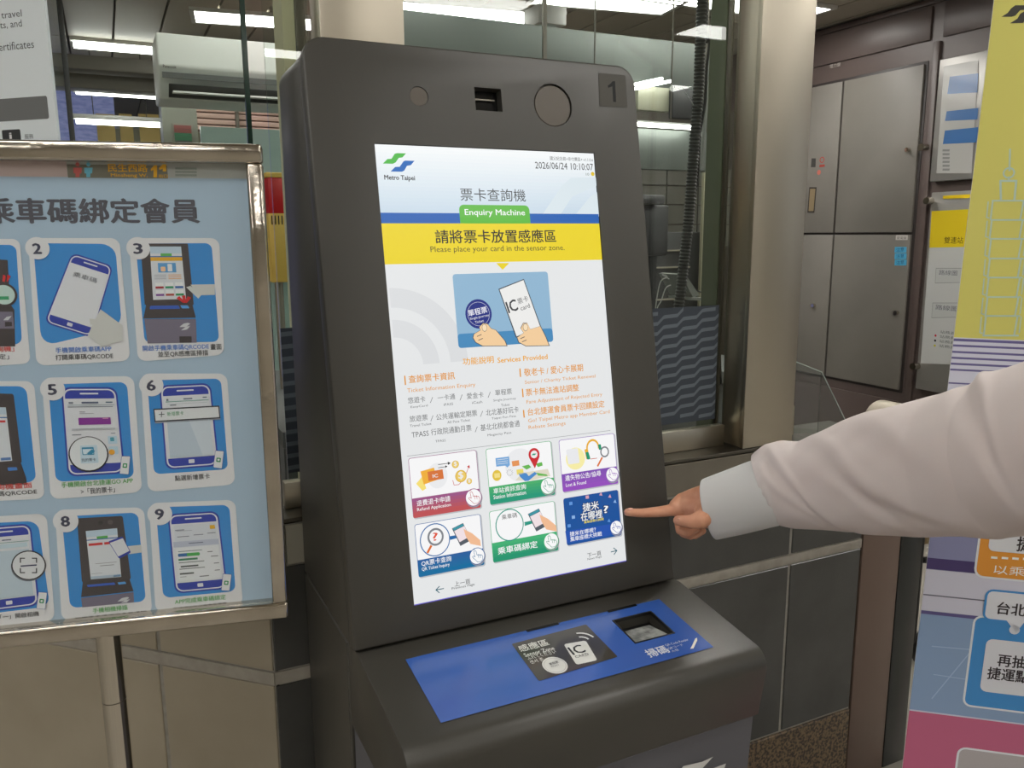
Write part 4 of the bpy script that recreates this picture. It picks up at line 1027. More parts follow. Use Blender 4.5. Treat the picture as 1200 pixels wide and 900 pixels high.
# ------------------------------------------------------------------ hall beyond to the right: equipment wall
XR = 4.124
def rx(x, y): return atX(x, y, XR)
brown = mat('brown_panel_paint', (92, 80, 76), 0.4); grey = mat('grey_cabinet_sheet', (126, 122, 115), 0.45, noise=(2, 2, 2, 0, (119, 115, 108)))
wr = box('wall_right', XR + 0.03, XR + 0.15, -1, 6, 0, 2.99, brown, kind='structure')
def slab(name, ya, yb, za, zb, m, parent, t=0.02, proud=0.0, bev=0.003, **p):
    return box(name, XR + 0.03 - t - proud, XR + 0.03 - proud, min(ya, yb), max(ya, yb), za, zb, m, parent, bev=bev, **p)
yj = rx(976, 270)[1]; yr = rx(1066, 270)[1]; yl_ = yj + 0.9
zt = 2.60; zm = 1.555; zb = 0.52
EC = empty('equipment_cabinet', (XR, (yr + yl_) / 2, zb), 'grey sheet metal wall cabinet with four flat doors and blue stickers', 'cabinet')
slab('door', yr, yj - .008, zm + .008, zt, grey, EC); slab('door', yr, yj - .008, zb, zm - .008, grey, EC)
slab('door', yj + .008, yl_, zm + .008, zt, grey, EC); slab('door', yj + .008, yl_, zb, zm - .008, grey, EC)
slab('cabinet_frame', yr - .02, yl_ + .02, zb - .02, zt + .02, mat('dark_gap', (50, 44, 42), 0.5), EC, t=.004)
def knob(x, y, r=.014, parent=EC):
    p = rx(x, y); MB().tube([(XR + .012, p.y, p.z), (XR - .015, p.y, p.z)], r, 12).done('lock_knob', chrome, parent)
for q in ((1064, 175.5), (1050.5, 366.5), (953.5, 358)): knob(*q)
def sticker(name, f, parent=EC):
    a = Art((XR + .0095, 0, 0), (0, -1, 0), (-1, 0, 0), (0, 0, 1), lift=0.001).zoom(930, 200, 4.43)
    f(a); a.done(name, print_m, parent)
sticker('white_label', lambda a: (a.quad([(532, 335), (594, 335), (592, 360), (530, 360)], (196, 192, 186), 0, 0), a.text('配電盤', 538, 356, 586, 14, (90, 88, 86), 1)))
for i in range(3):
    sticker('blue_label', lambda a: (a.quad([(526, 396 + 33 * i), (588, 396 + 33 * i), (586, 426 + 33 * i), (524, 426 + 33 * i)], (86, 178, 216), 0, 0), a.text('注意', 534, 422 + 33 * i, 574, 20, (30, 50, 110), 1, slope=-.1)))
sticker('dark_label', lambda a: a.zoom(930, 0, 4.43).quad([(94, 822), (116, 822), (114, 868), (90, 868)], (70, 68, 66), 0, 0))
sticker('red_ring_sticker', lambda a: a.zoom(930, 0, 4.43).disc(148, 830, 16, (170, 70, 60), 0, inner=.7))
sticker('red_strip_sticker', lambda a: a.zoom(930, 0, 4.43).rect(134, 868, 162, 12, (170, 70, 60), 0))
sticker('round_sticker', lambda a: a.zoom(930, 0, 4.43).disc(132, 895, 13, (196, 110, 96), 0))
sticker('slot_plate', lambda a: (a.quad([(82, 86), (120, 86), (108, 218), (72, 218)], (60, 56, 52), 0, 0), a.quad([(86, 94), (114, 94), (104, 210), (78, 210)], (140, 124, 96), 1, 0)))
# brown fascia frames above and right
def fascia(ya, yb, za, zb): 
    slab('fascia_panel', ya, yb, za, zb, brown, wr, t=.015, bev=.003)
gapm = mat('dark_gap', (50, 44, 42), 0.5)
fascia(rx(1093, 100)[1] + .06, yl_, 2.74, 2.90 + .04); fascia(1.2, rx(1093, 100)[1] - .03, 2.74, 2.94)
fascia(1.2, yl_, 2.95, 2.985)
fascia(yr, yl_, 0.02, 0.44); fascia(1.2, yr - .13, 0.02, .48)
slab('stile', yr - .10, yr - .055, 0.02, 2.72, brown, wr, t=.02)
a = Art((XR + .0145, 0, 0), (0, -1, 0), (-1, 0, 0), (0, 0, 1), lift=0.001).zoom(930, 0, 4.43)
a.text('電力盤', 188, 356, 244, 20, (190, 184, 176), 1)
a.done('panel_lettering', print_m, wr)
# display cases
def case(name, lab, y0, z0, z1, art, knobs):
    E = empty(name, (XR, y0, z0), lab, 'display case')
    slab('case_frame', y0, y0 - .9, z0, z1, mat('case_frame_grey', (150, 148, 144), 0.35, 0.4), E, t=.05, bev=.004)
    art(E); 
    for q in knobs:
        p = rx(*q); MB().tube([(XR - .02, p.y, p.z), (XR - .07, p.y, p.z)], .022, 14).done('case_lock', chrome, E)
XC = XR - 0.021
def case1(E):
    a = Art((XC, 0, 0), (0, -1, 0), (-1, 0, 0), (0, 0, 1), lift=0.002).zoom(930, 0, 4.43)
    a.quad([(782, 345), (960, 312), (925, 900), (742, 900)], (172, 172, 168), 0, 0)
    for (ya_, yb_) in ((392, 488), (572, 628), (672, 748)):
        a.quad([(812 - (ya_ - 392) * .09, ya_ + 6), (960, ya_ - 12), (955, yb_ - 8), (808 - (yb_ - 392) * .09, yb_)], (66, 108, 160), 1, 0)
    for i in range(6): a.quad([(775, 775 + i * 20), (812, 775 + i * 20), (810, 786 + i * 20), (774, 786 + i * 20)], (130, 132, 130), 1, 0)
    a.done('case_sheet', print_gloss, E)
yc = rx(1090, 150)[1]
case('timetable_case', 'upper wall case holding papers with blue headings, half hidden by the banner', rx(1098, 140)[1], rx(1092, 213)[2], rx(1098, 72)[2], case1, [(1088, 173)])
def case2(E):
    a = Art((XC, 0, 0), (0, -1, 0), (-1, 0, 0), (0, 0, 1), lift=0.002).zoom(930, 200, 4.43)
    a.quad([(718, 210), (990, 196), (980, 395), (706, 400)], (212, 188, 40), 1, 0)
    a.text('雙連站', 782, 378, 880, 34, (60, 56, 30), 2)
    a.quad([(778, 130), (990, 118), (988, 140), (776, 146)], (226, 196, 40), 1, 0)
    a.quad([(706, 400), (980, 395), (960, 1010), (660, 1000)], (188, 190, 188), 0, 0)
    for y_ in (505, 685): a.quad([(740 - (y_ - 505) * .1, y_), (960, y_), (955, y_ + 75), (735 - (y_ - 505) * .1, y_ + 80)], (140, 142, 140), 1, 0); a.quad([(742 - (y_ - 505) * .1, y_ + 3), (960, y_ + 3), (955, y_ + 72), (737 - (y_ - 505) * .1, y_ + 77)], (182, 184, 182), 2, 0); a.text('路線圖', 755 - (y_ - 505) * .1, y_ + 36, 850, 26, (100, 102, 110), 3)
    for i, c in enumerate(((60, 60, 60), (190, 40, 60), (40, 40, 40), (190, 180, 40))):
        if i: a.disc(740 - i * 2, 830 + i * 26, 6, c, 1)
        a.text('站務員', 762 - i * 2, 844 + i * 24, 840, 16, (96, 98, 100), 1)
    a.done('case_sheet', print_gloss, E)
case('map_case', 'lower wall case with a yellow headed station sheet, below the papers with blue headings', rx(1088, 300)[1], rx(1076, 455)[2], rx(1090, 226)[2], case2, [(1094, 235.5), (1078, 428.5)])

# ------------------------------------------------------------------ fare gate next to the booth
FG = empty('fare_gate', (1.33, 0.6, 0), 'brown and black sided fare gate with a rounded steel top beside the booth wall end', 'fare gate')
box('side_panel', 1.212, 1.362, YW - 0.0, 0.50, 0.0, 0.985, mat('brown_gate_panel', (104, 86, 76), 0.35), FG, bev=.004)
box('black_panel', 1.364, 1.455, YW - 0.0, 0.50, 0.0, 0.985, mat('gloss_black', (34, 36, 36), 0.15), FG, bev=.004)
L_ = [(1.33 + .06 - .06 * math.cos(math.pi * k / 12), .985 + (0.06 + .045 * math.sin(math.pi * k / 12) if 0 < k < 12 else 0)) for k in range(13)]
MB().prism([(x, YW + .01, z) for x, z in L_], [(x, YW + .13, z) for x, z in L_], .003, 1).done('steel_top', steel, FG)
# clear acrylic screen bent round the ledge end
pts = [(944, 523), (938, 421), (956, 424), (976, 446), (1002, 506)]
ya = [0.37, 0.37, 0.40, 0.43, 0.50]
Pb = [Vector((0.985, 0.44, 1.0465)), Vector((1.06, 0.40, 1.0465)), Vector((1.17, 0.40, 1.0465))]
Pt = [Vector((p.x, p.y, 0)) for p in Pb]
top = [1.262, 1.255, 1.12]
def topz(p, y_):  # height of the sheet where its image row is y_
    lo, hi = 1.0, 1.6
    for _ in range(40):
        m_ = (lo + hi) / 2
        if px((p.x, p.y, m_))[1] > y_: lo = m_
        else: hi = m_
    return lo
tz = [topz(Pb[0], 421), topz(Pb[1], 436), topz(Pb[2], 500)]
AS = empty('acrylic_screen', Pb[1], 'clear bent acrylic screen standing on the ledge right of the steel post', 'screen')
sh = MB()
for i in range(2):
    p, q2 = Pb[i], Pb[i + 1]; n_ = (q2 - p).cross(Vector((0, 0, 1))).normalized() * 0.004
    A = [p, q2, Vector((q2.x, q2.y, tz[i + 1])), Vector((p.x, p.y, tz[i]))]
    sh.prism(A, [v - n_ for v in A])
sh.done('acrylic_sheet', glass_mat('acrylic_grey', (240, 243, 242), 0.03, 1.7), AS, smooth=False)
em = mat('acrylic_edge', (170, 182, 176), .2)
tp = [Vector((p.x, p.y, z_)) for p, z_ in zip(Pb, tz)]
for a_, b_ in ((tp[0], tp[1]), (tp[1], tp[2]), (Pb[0], tp[0]), (Pb[2], tp[2])): MB().tube([a_, b_], .0014, 6).done('polished_edge', em, AS)
box('trim_6', 1.0, 1.205, YW, YW + 0.14, 1.038, 1.046, steel_dark, kind='structure')

# dark trolley behind the banner edge
TR = empty('luggage_trolley', (1.75, 0.75, 0), 'black trolley with a tan parcel seen between gate and banner', 'trolley')
for x_, y_ in ((1078, 640), (1093, 640)):
    p = atY(x_, y_, 0.7); MB().tube([(p.x, .7, 0.12), (p.x, .7, .98)], .014, 10).done('upright', blackm, TR)
p1, p2 = atY(1079, 690, .72), atY(1096, 780, .72)
MB().box(p1.x, p2.x + .15, .73, .95, .46, .70, .01).done('parcel', mat('tan_cardboard', (186, 162, 122), .7), TR)
for z_ in (.62, .42): MB().tube([(p1.x - .02, .71, z_), (p2.x + .1, .70, z_ - .04)], .012, 8).done('crossbar', blackm, TR)
for dx_ in (0.02, .16): MB().tube([(p1.x + dx_ + .03, .68, .075), (p1.x + dx_ + .03, .72, .075)], .075, 24).done('wheel', blackm, TR)

# ------------------------------------------------------------------ inside the booth and beyond the glass
# air conditioner
ax0, ax1 = atY(187, 100, 2.0).x, 0.36
az1, az0 = atY(187, 36, 2.0).z, atY(190, 113, 2.0).z
AC = empty('air_conditioner', ((ax0 + ax1) / 2, 2.1, az0), 'white split air conditioner with open louvre, behind the glass', 'air conditioner')
acm = mat('aircon_white', (242, 243, 238), 0.35)
MB().prism([(ax0, y, z) for y, z in ((2.0, az1 - .004), (1.99, az0 + .10), (2.06, az0), (2.26, az0), (2.26, az1))], [(ax1, y, z) for y, z in ((2.0, az1 - .004), (1.99, az0 + .10), (2.06, az0), (2.26, az0), (2.26, az1))], .008, 3).done('housing', acm, AC)
zg = atY(187, 85.5, 1.98).z
box('dark_groove', ax0 + .01, ax1 - .003, 1.984, 1.99, zg - .012, zg + .006, mat('groove_grey', (96, 98, 96), .5), AC)
p_ = atY(198, 98, 1.99); q_b = atY(198, 111, 1.99)
MB().prism([(p_.x, 1.986, p_.z), (ax1 - .03, 1.986, p_.z), (ax1 - .03, 2.03, q_b.z), (p_.x, 2.03, q_b.z)], [(p_.x, 2.0, p_.z), (ax1 - .03, 2.0, p_.z), (ax1 - .03, 2.05, q_b.z), (p_.x, 2.05, q_b.z)]).done('louvre_opening', mat('louvre_dark', (48, 48, 46), .5), AC)
box('louvre', p_.x + .01, ax1 - .04, 1.97, 2.0, q_b.z + .006, q_b.z + .012, acm, AC)
a = Art((0, 1.99, 0), X, NF, (0, 0, 1), lift=.006); a.text('Panasonic', 191, 79.5, 206.5, 3.6, (70, 70, 70), 1, 0.03)
a.done('maker_lettering', print_m, AC)
# steel door frame with tag board beneath it
pz = atY(213, 118, 2.6)
x0_, x1_ = atY(190, 140, 2.6).x, atY(231, 140, 2.6).x
box('trim_8', x0_, x1_, 2.6, 2.75, 0, pz.z + .05, mat('pale_steel_panel', (190, 192, 180), .35, .5), kind='structure')
TB = empty('tag_board', ((atY(203, 150, 2.58).x + atY(226, 150, 2.58).x) / 2, 2.58, 1.6), 'small status board with rows of coloured tags on a steel post', 'board')
box('backing', atY(202, 150, 2.59).x, atY(226, 150, 2.59).x, 2.585, 2.598, 1.75, atY(214, 145, 2.59).z, mat('tag_backing', (196, 192, 180), .5), TB)
for i, c in enumerate(((196, 120, 116), (196, 120, 116), (96, 170, 130), (96, 170, 130), (150, 150, 146), (150, 150, 146))):
    zz = atY(214, 149 + i * 4.6, 2.58).z
    box('tag', atY(204, 150, 2.58).x, atY(224, 150, 2.58).x, 2.578, 2.584, zz - .007, zz + .007, mat('tag_' + str(c), c, .5), TB)
# pale green glass partition and pink louvred ceiling beyond
box('partition_panel', atY(237, 180, 2.9).x, 1.6, 2.9, 2.93, 0, atY(280, 150, 2.9).z, mat('pale_green_board', (160, 184, 176), .25), label='pale green glass partition behind the air conditioner', cat='partition')
pk = mat('pink_slat', (206, 172, 158), .5)
PS = empty('louvred_screen', (1.2, 4.4, 2.3), 'pinkish slatted screen beyond the green partition', 'screen')
for i in range(5):
    zz = atY(280, 121 + i * 7, 4.4).z
    box('slat', atY(230, 130, 4.4).x, 2.4, 4.38, 4.5, zz - .028, zz, pk, PS, bev=.002)
box('upright', atY(274, 130, 4.4).x, atY(277.5, 130, 4.4).x, 4.33, 4.378, 0.0, atY(276, 124, 4.35).z, steel_dark, PS)
# red and yellow box
RB = empty('fire_alarm_box', (atY(324, 260, 1.2).x, 1.25, 1.2), 'red and yellow box standing behind the corner glass left of the kiosk', 'box')
xa, xb = atY(314, 250, 1.2).x, atY(346, 250, 1.2).x
z1_, z2_, z3_, z4_ = atY(325, 202, 1.2).z, atY(325, 208, 1.2).z, atY(325, 250, 1.2).z, atY(325, 331, 1.2).z
ym = mat('signal_yellow', (214, 176, 84), .5)
box('yellow_cap', xa, xb, 1.2, 1.4, z2_, z1_, ym, RB, bev=.002); box('red_lens', xa + .004, xb - .004, 1.203, 1.397, z3_, z2_, mat('signal_red', (190, 28, 30), .35), RB, bev=.003)
box('yellow_housing', xa, xb, 1.2, 1.4, z4_, z3_, ym, RB, bev=.003)
MB().tube([((xa + xb) / 2, 1.3, 1.121), ((xa + xb) / 2, 1.3, z4_)], .012, 12).done('pedestal', steel, RB)
for i in range(5): box('vent_slot', xa + .008 + i * .009, xa + .011 + i * .009, 1.1985, 1.2, z3_ - .03, z3_ - .006, blackm, RB)
BC = empty('booth_counter', (.5, 1.3, 0), 'grey counter inside the booth behind the wave patterned glass', 'counter')
cgm = mat('counter_grey', (86, 88, 86), .4)
box('worktop', -0.25, 0.72, 0.75, 1.66, 1.08, 1.12, cgm, BC, bev=.004); box('worktop', 0.722, 1.45, 0.95, 1.66, 1.08, 1.12, cgm, BC, bev=.004)
box('cabinet_front', -0.24, 0.71, 0.80, 1.62, 0.0, 1.079, cgm, BC); box('cabinet_front', 0.73, 1.44, 1.0, 1.62, 0.0, 1.079, cgm, BC)
# far hall seen past the AC: beams, lamps, posters
def at_strip(name, x0, y0, x1, y1, h, Y, m, label, cat, group=None, depth=.05):
    A_, B_ = atY(x0, y0, Y), atY(x1, y1, Y); hz = h / F * (Y + 1.1) * 1.0
    z_ = (A_.z + B_.z) / 2
    return box(name, A_.x, B_.x, Y, Y + depth, z_ - hz / 2, z_ + hz / 2, m, label=label, cat=cat, group=group, bev=.002)
def hanging(name, x0, x1, y, h, Y, m, lab, k=0):
    A_, B_ = atY(x0, y, Y), atY(x1, y, Y); hz = h * Y / F * 1.15
    E_ = empty(name, ((A_.x + B_.x) / 2, Y, A_.z), lab, 'lamp', 'hall tube lamps')
    box('tube', A_.x, B_.x, Y - .02, Y + .02, A_.z - hz / 2, A_.z + hz / 2, m, E_, bev=.004)
    box('lamp_housing', A_.x - .02, B_.x + .02, Y - .03, Y + .05, A_.z + hz / 2 + .002, A_.z + hz / 2 + .04, white_paint, E_, bev=.003)
    for q in (.2, .8):
        xx = A_.x + (B_.x - A_.x) * q
        if A_.z + .05 < 2.98: MB().tube([(xx, Y, A_.z + hz / 2 + .04), (xx, Y, 2.998)], .004, 6).done('hanger', steel_dark, E_)
hanging('hall_lamp', 86, 190, 52, 6.5, 6.0, booth_lamp_m, 'brightest long tube lamp, level with the air conditioner, behind the notice')
hanging('hall_lamp', 89, 186, 109, 2.0, 6.4, booth_lamp_m, 'thin tube lamp below the middle beam, left of the air conditioner')
hanging('hall_lamp', 89, 192, 142, 4.5, 6.8, booth_lamp_m, 'lowest long tube lamp, just above the notice board frame')
beam = mat('hall_beam', (120, 116, 108), .5)
for (y, h, Yb_, lb) in ((70, 14, 5.5, 'upper grey beam crossing the hall behind the glass'), (91, 17, 5.7, 'middle grey beam with pale lower edge behind the glass')):
    A_, B_ = atY(66, y, Yb_), atY(189, y, Yb_); hz = h * 6.5 / F / 2
    box('hall_beam', A_.x - 2, B_.x + 1.2, Yb_, Yb_ + .2, A_.z - hz, A_.z + hz, beam, label=lb, cat='beam', bev=.01)
DW = 8.2
p_ = atY(80, 20, DW); 
blu = mat('blue_glow_panel', (118, 126, 186), .4, noise=(14, 14, 40, 0, (160, 160, 208)), detail=1, emit=.35, ecol=(130, 138, 196))  # glow added in the material to raise the panel's brightness
MB().box(atY(60, 60, DW).x - 1.2, atY(128, 60, DW).x, DW, DW + .06, 0, 2.98).done('blue_wall_panel', blu, label='bluish wall panel with added glow at the back of the hall', cat='panel')
MB().box(atY(113, 60, DW - .2).x, atY(330, 60, DW).x, DW - .1, DW - .04, 0, 2.6).done('olive_wall_panel', mat('olive_wall', (148, 146, 122), .5), label='olive grey wall panel beside the bluish panel', cat='panel')
yw_ = mat('yellow_poster', (232, 200, 116), .5)
for i, (xa_, xb_) in enumerate(((112, 137), (139, 158), (162, 189))):
    A_, B_ = atY(xa_, 133, DW - .12), atY(xb_, 175, DW - .12)
    box('yellow_poster', A_.x, B_.x, DW - .12, DW - .102, B_.z, A_.z, yw_, label=('leftmost', 'middle', 'rightmost')[i] + ' yellow poster on the back wall, above the notice board frame', cat='poster', group='yellow posters on the back wall')
for i, (xx, YY) in enumerate(((76.5, 4.4), (171, 1.35))):
    pass
MB().tube([(atY(75, 60, 4.6).x, 4.6, 0), (atY(75, 60, 4.6).x, 4.6, 2.99)], .015, 12).done('hall_pole', darkm, label='slim dark pole in the hall right of the white notice', cat='pole')

# booth interior at the right of the kiosk
def facequad(name, c4, Y, m, label=None, cat=None, parent=None, t=.03, kind=None, bev=.003):
    A = [atY(x, y, Y) for x, y in c4]
    x0 = (A[0].x + A[3].x) / 2; x1 = (A[1].x + A[2].x) / 2; z1 = (A[0].z + A[1].z) / 2; z0 = (A[2].z + A[3].z) / 2
    return box(name, x0, x1, Y, Y + t, z0, z1, m, parent, bev=bev, label=label, cat=cat, kind=kind)
steel_int = mat('interior_steel', (98, 104, 99), .45, 0.3, brush=(3, 3, 120))
fz1 = atY(660, 33, 2.0).z; fz0 = atY(760, 108, 2.0).z
box('steel_bulkhead', atY(440, 60, 2.0).x, atY(858, 60, 2.0).x, 2.0, 2.06, fz0, fz1, steel_int, bev=.003, label='wide grey steel bulkhead behind the glass above the kiosk', cat='bulkhead')
lowz1 = atY(780, 152, 1.7).z; lowz0 = atY(780, 199, 1.7).z
SH = empty('steel_shelf_front', (atY(740, 160, 1.7).x, 1.72, lowz0), 'lower grey steel panel under the strip lamp, right of the kiosk', 'panel')
box('panel_sheet', atY(640, 60, 1.7).x, atY(838, 160, 1.7).x, 1.7, 1.74, lowz0, lowz1, steel_int, SH, bev=.003)
for xx in (atY(645, 60, 1.7).x, atY(832, 160, 1.7).x): box('hanger', xx - .008, xx + .008, 1.742, 1.75, lowz0, 2.998, steel_dark, SH)
ST = empty('strip_lamp', (atY(780, 147, 1.66).x, 1.66, atY(780, 147, 1.66).z), 'thin bright strip lamp inside the booth beside the hose', 'lamp')
zz = atY(780, 147.5, 1.66).z
box('tube', atY(660, 147, 1.66).x, atY(815, 150, 1.66).x, 1.64, 1.68, zz - .006, zz + .004, booth_lamp_m, ST)
box('lamp_housing', atY(660, 147, 1.66).x, atY(821, 150, 1.66).x, 1.64, 1.69, zz + .0045, zz + .012, white_paint, ST)
for xx in (atY(700, 147, 1.66).x, atY(790, 147, 1.66).x): MB().tube([(xx, 1.685, zz + .012), (xx, 1.685, 2.998)], .003, 6).done('hanger', steel_dark, ST)
CL = empty('angled_lamp', (atY(765, 98, 1.9).x, 1.9, 2.2), 'short twin tube lamp behind the glass beside the kiosk top', 'lamp')
for o_ in (0, 5):
    MB().tube([atY(744, 104 - o_, 1.9), atY(786 - o_ * 2, 95 - o_ * .6, 1.9)], .006, 8).done('tube', booth_lamp_m, CL)
facequad('wall_cupboard', [(748, 100), (788, 104), (787, 131), (748, 129)], 1.95, mat('cream_cupboard', (150, 150, 130), .4), 'cream wall cupboard inside the booth beside the kiosk top', 'cupboard', t=.04)
facequad('dark_box', [(789, 104), (815, 106), (812, 140), (788, 138)], 1.92, darkm, 'dark box next to the cream cupboard in the booth', 'box', t=.03)
# tiled stainless back wall
wb = box('wall_booth', 1.3, 3.6, 3.02, 3.1, 0, 2.3, steel_dark, kind='structure')
xs_ = [atY(x, 230, 3.0).x for x in (700, 745, 781, 818, 856)]; zs_ = [atY(800, y, 3.0).z for y in (196, 218, 240, 263, 290)]
tsm = mat('stainless_tile', (132, 132, 124), .3, .7)
for i in range(4):
    for j in range(4): box('steel_tile', xs_[i] + .004, xs_[i + 1] - .004, 3.0, 3.02, zs_[j + 1] + .004, zs_[j] - .004, tsm, wb)
# equipment
MO = empty('monitor', (atY(770, 270, 1.5).x, 1.55, 1.12), 'dark monitor back beside the kiosk edge inside the booth', 'monitor')
facequad('monitor_back', [(735, 240), (783, 240), (785, 300), (735, 300)], 1.5, darkm, parent=MO, t=.05, bev=.01)
facequad('monitor_top', [(735, 228), (781, 228), (779, 240), (735, 239)], 1.45, mat('dark_lid', (60, 60, 60), .35), parent=MO, t=.16, bev=.008)
box('stand', atY(755, 310, 1.55).x, atY(766, 310, 1.55).x, 1.53, 1.57, 1.125, atY(760, 300, 1.55).z, blackm, MO)
RK = empty('equipment_rack', (atY(780, 300, 1.85).x, 1.85, 0), 'dark equipment rack low in the booth behind the hose', 'rack')
facequad('rack_case', [(740, 272), (818, 272), (822, 385), (740, 385)], 1.72, mat('rack_dark', (46, 47, 46), .5), parent=RK, t=.3)
xk0, xk1 = atY(740, 300, 1.72).x, atY(820, 300, 1.72).x
box('rack_plinth', xk0, xk1, 1.73, 2.0, 0.0, atY(780, 385, 1.72).z, mat('rack_dark', (46, 47, 46), .5), RK)
for y_ in (294, 314, 352):
    A_, B_ = atY(757, y_, 1.71), atY(807, y_, 1.71)
    box('shelf_rail', A_.x, B_.x, 1.70, 1.72, A_.z - .003, A_.z + .003, steel, RK)
LS = empty('laptop_stand', atY(808, 345, 1.0), 'grey tilted paper rest leaning beside the hose bottom', 'stand')
A = [atY(798, 322, 1.0), atY(803, 321, 1.0), atY(820, 346, 1.0), atY(812, 348, 1.0)]
MB().prism(A, [p + Vector((0, .12, 0)) for p in A]).done('rest', mat('stand_grey', (120, 122, 116), .4), LS)
A = [atY(810, 349, .98), atY(827, 349, .98), atY(827, 352, .98), atY(810, 352, .98)]
MB().prism(A, [p + Vector((0, .12, 0)) for p in A]).done('tray', mat('stand_grey', (120, 122, 116), .4), LS)
MB().tube([(A[0].x + .01, A[0].y + .06, 1.121), (A[0].x + .01, A[0].y + .06, A[0].z)], .008, 10).done('stalk', darkm, LS)
wc = mat('white_cable', (170, 172, 168), .5)
def cable(name, pts, Y, r, m, lab, top=False):
    P_ = [atY(x, y, Y) for x, y in pts]
    if top: P_.insert(0, Vector((P_[0].x, Y, 2.999)))
    # smooth
    Q = []
    for i in range(len(P_) - 1):
        p0 = P_[max(i - 1, 0)]; p1 = P_[i]; p2 = P_[i + 1]; p3 = P_[min(i + 2, len(P_) - 1)]
        for k in range(6):
            t = k / 6; Q.append(0.5 * ((2 * p1) + (p2 - p0) * t + (2 * p0 - 5 * p1 + 4 * p2 - p3) * t * t + (3 * p1 - p0 - 3 * p2 + p3) * t ** 3))
    Q.append(P_[-1])
    MB().tube(Q, r, 8).done(name, m, label=lab, cat='cable')
cable('cable', [(762, 452), (768, 372), (775, 352), (780, 338), (786, 334)], .8, .0016, wc, 'thin pale cable curving up behind the wave pattern')
cable('cable', [(760, 450), (766, 380), (773, 333), (782, 325), (776, 322), (784, 327)], .82, .0016, wc, 'small looped white cable end in front of the rack')
cable('cable', [(818, 341), (828, 346), (836, 358), (842, 372), (845, 450)], .8, .0025, blackm, 'black cable hanging at the right of the paper rest')
cable('cable', [(803, 108), (812, 122), (818, 140), (822, 160)], .62, .0012, wc, 'thin grey wire looping beside the corrugated hose')
cable('cable', [(828, 14), (832, 40), (828, 80), (826, 120), (820, 160), (818, 200), (813, 240)], .70, .004, blackm, 'thin black cable running down beside the corrugated hose', True)
# corrugated hose
hp = [(826, -60), (823, 0), (819, 100), (813, 180), (807, 260), (799, 330), (794, 372)]
HP = [atY(x, y, .62) for x, y in hp]; HP.insert(0, Vector((HP[0].x, .62, 2.999))); pts_, rd = [], []
for i in range(len(HP) - 1):
    n_ = int((HP[i + 1] - HP[i]).length / .0022)
    for k in range(n_):
        pts_.append(HP[i].lerp(HP[i + 1], k / n_)); rd.append(.0145 if (len(rd) // 2) % 2 else .0120)
MB().tube(pts_, rd, 14).done('corrugated_hose', mat('hose_grey', (62, 62, 60), .4), label='dark corrugated cable hose hanging down inside the glass', cat='hose')
PI_ = [atY(842, -60, .75), atY(841, 0, .75), atY(838, 60, .75), atY(830, 100, .75), atY(826, 140, .75), atY(822, 200, .75)]
PI_.insert(0, Vector((PI_[0].x, .75, 2.999)))
MB().tube(PI_, .006, 12).done('pale_pipe', mat('pale_pipe', (166, 168, 164), .25, .6), label='pale thin pipe right of the corrugated hose', cat='pipe')
# green tinted inner glass and frame beside the column
MB().box(.764, .770, .472, .53, 1.05, 2.98).done('window_5', mat('green_frosted_pane', (98, 104, 86), .2), kind='structure')
box('cream_panel', atY(822, 300, 1.68).x, atY(845, 300, 1.68).x, 1.68, 1.695, 0, atY(830, 202, 1.68).z, mat('cream_panel', (134, 130, 108), .4), label='cream upright panel right of the hose', cat='panel')

# ceiling lights
def ceil_light(x, y, lx, ly, rot, lab, m=None, grp='ceiling lights'):
    E_ = empty('ceiling_light', (x, y, 2.999), lab, 'ceiling light', grp)
    M_ = Matrix.Translation((x, y, 0)) @ Matrix.Rotation(math.radians(rot), 4, 'Z')
    MB().box(-lx / 2, lx / 2, -ly / 2, ly / 2, 2.982, 2.990, M=M_).done('diffuser', m or lamp_m, E_)
    mb = MB()
    f_ = .03
    for (a0, a1, b0, b1) in ((-lx / 2 - f_, lx / 2 + f_, -ly / 2 - f_, -ly / 2), (-lx / 2 - f_, lx / 2 + f_, ly / 2, ly / 2 + f_), (-lx / 2 - f_, -lx / 2, -ly / 2, ly / 2), (lx / 2, lx / 2 + f_, -ly / 2, ly / 2)):
        mb.box(a0, a1, b0, b1, 2.978, 2.999, M=M_)
    mb.done('light_frame', white_paint, E_)
ceil_light(1.62, 4.15, 1.3, .34, -8, 'ceiling light panel above the steel bulkhead', booth_lamp_m)
ceil_light(2.36, 3.52, .9, .30, -8, 'ceiling light panel at the top edge above the kiosk number', booth_lamp_m)
ceil_light(0.72, 4.85, 1.3, .30, -8, 'ceiling light panel above the air conditioner', booth_lamp_m)
ceil_light(-.2, 3.6, 1.0, .3, -8, 'small corner of a ceiling light at the top left', booth_lamp_m)
for i, (x, y) in enumerate([(-4.4, -5.0), (-1.6, -5.0), (1.2, -5.0), (4.0, -5.0), (-4.4, -3.0), (-1.6, -3.0), (1.2, -3.0), (4.0, -3.0), (-4.4, -1.0), (-1.6, -1.0), (1.2, -1.0), (3.4, -1.0), (-3.0, 1.2), (2.8, 1.2), (-3.0, 3.2), (3.0, 3.2)]):
    ceil_light(x, y, 1.5, .32, 0, 'ceiling light over the hall outside the picture', lamp_m, 'hall ceiling lights')
for i, (x, y) in enumerate([(0.3, 1.3), (1.9, 1.1)]):  # unseen lamps, added to brighten the booth interior
    ceil_light(x, y, 1.2, .3, 0, 'unseen ceiling light added inside the booth, above the picture', booth_lamp_m, 'added booth lights')
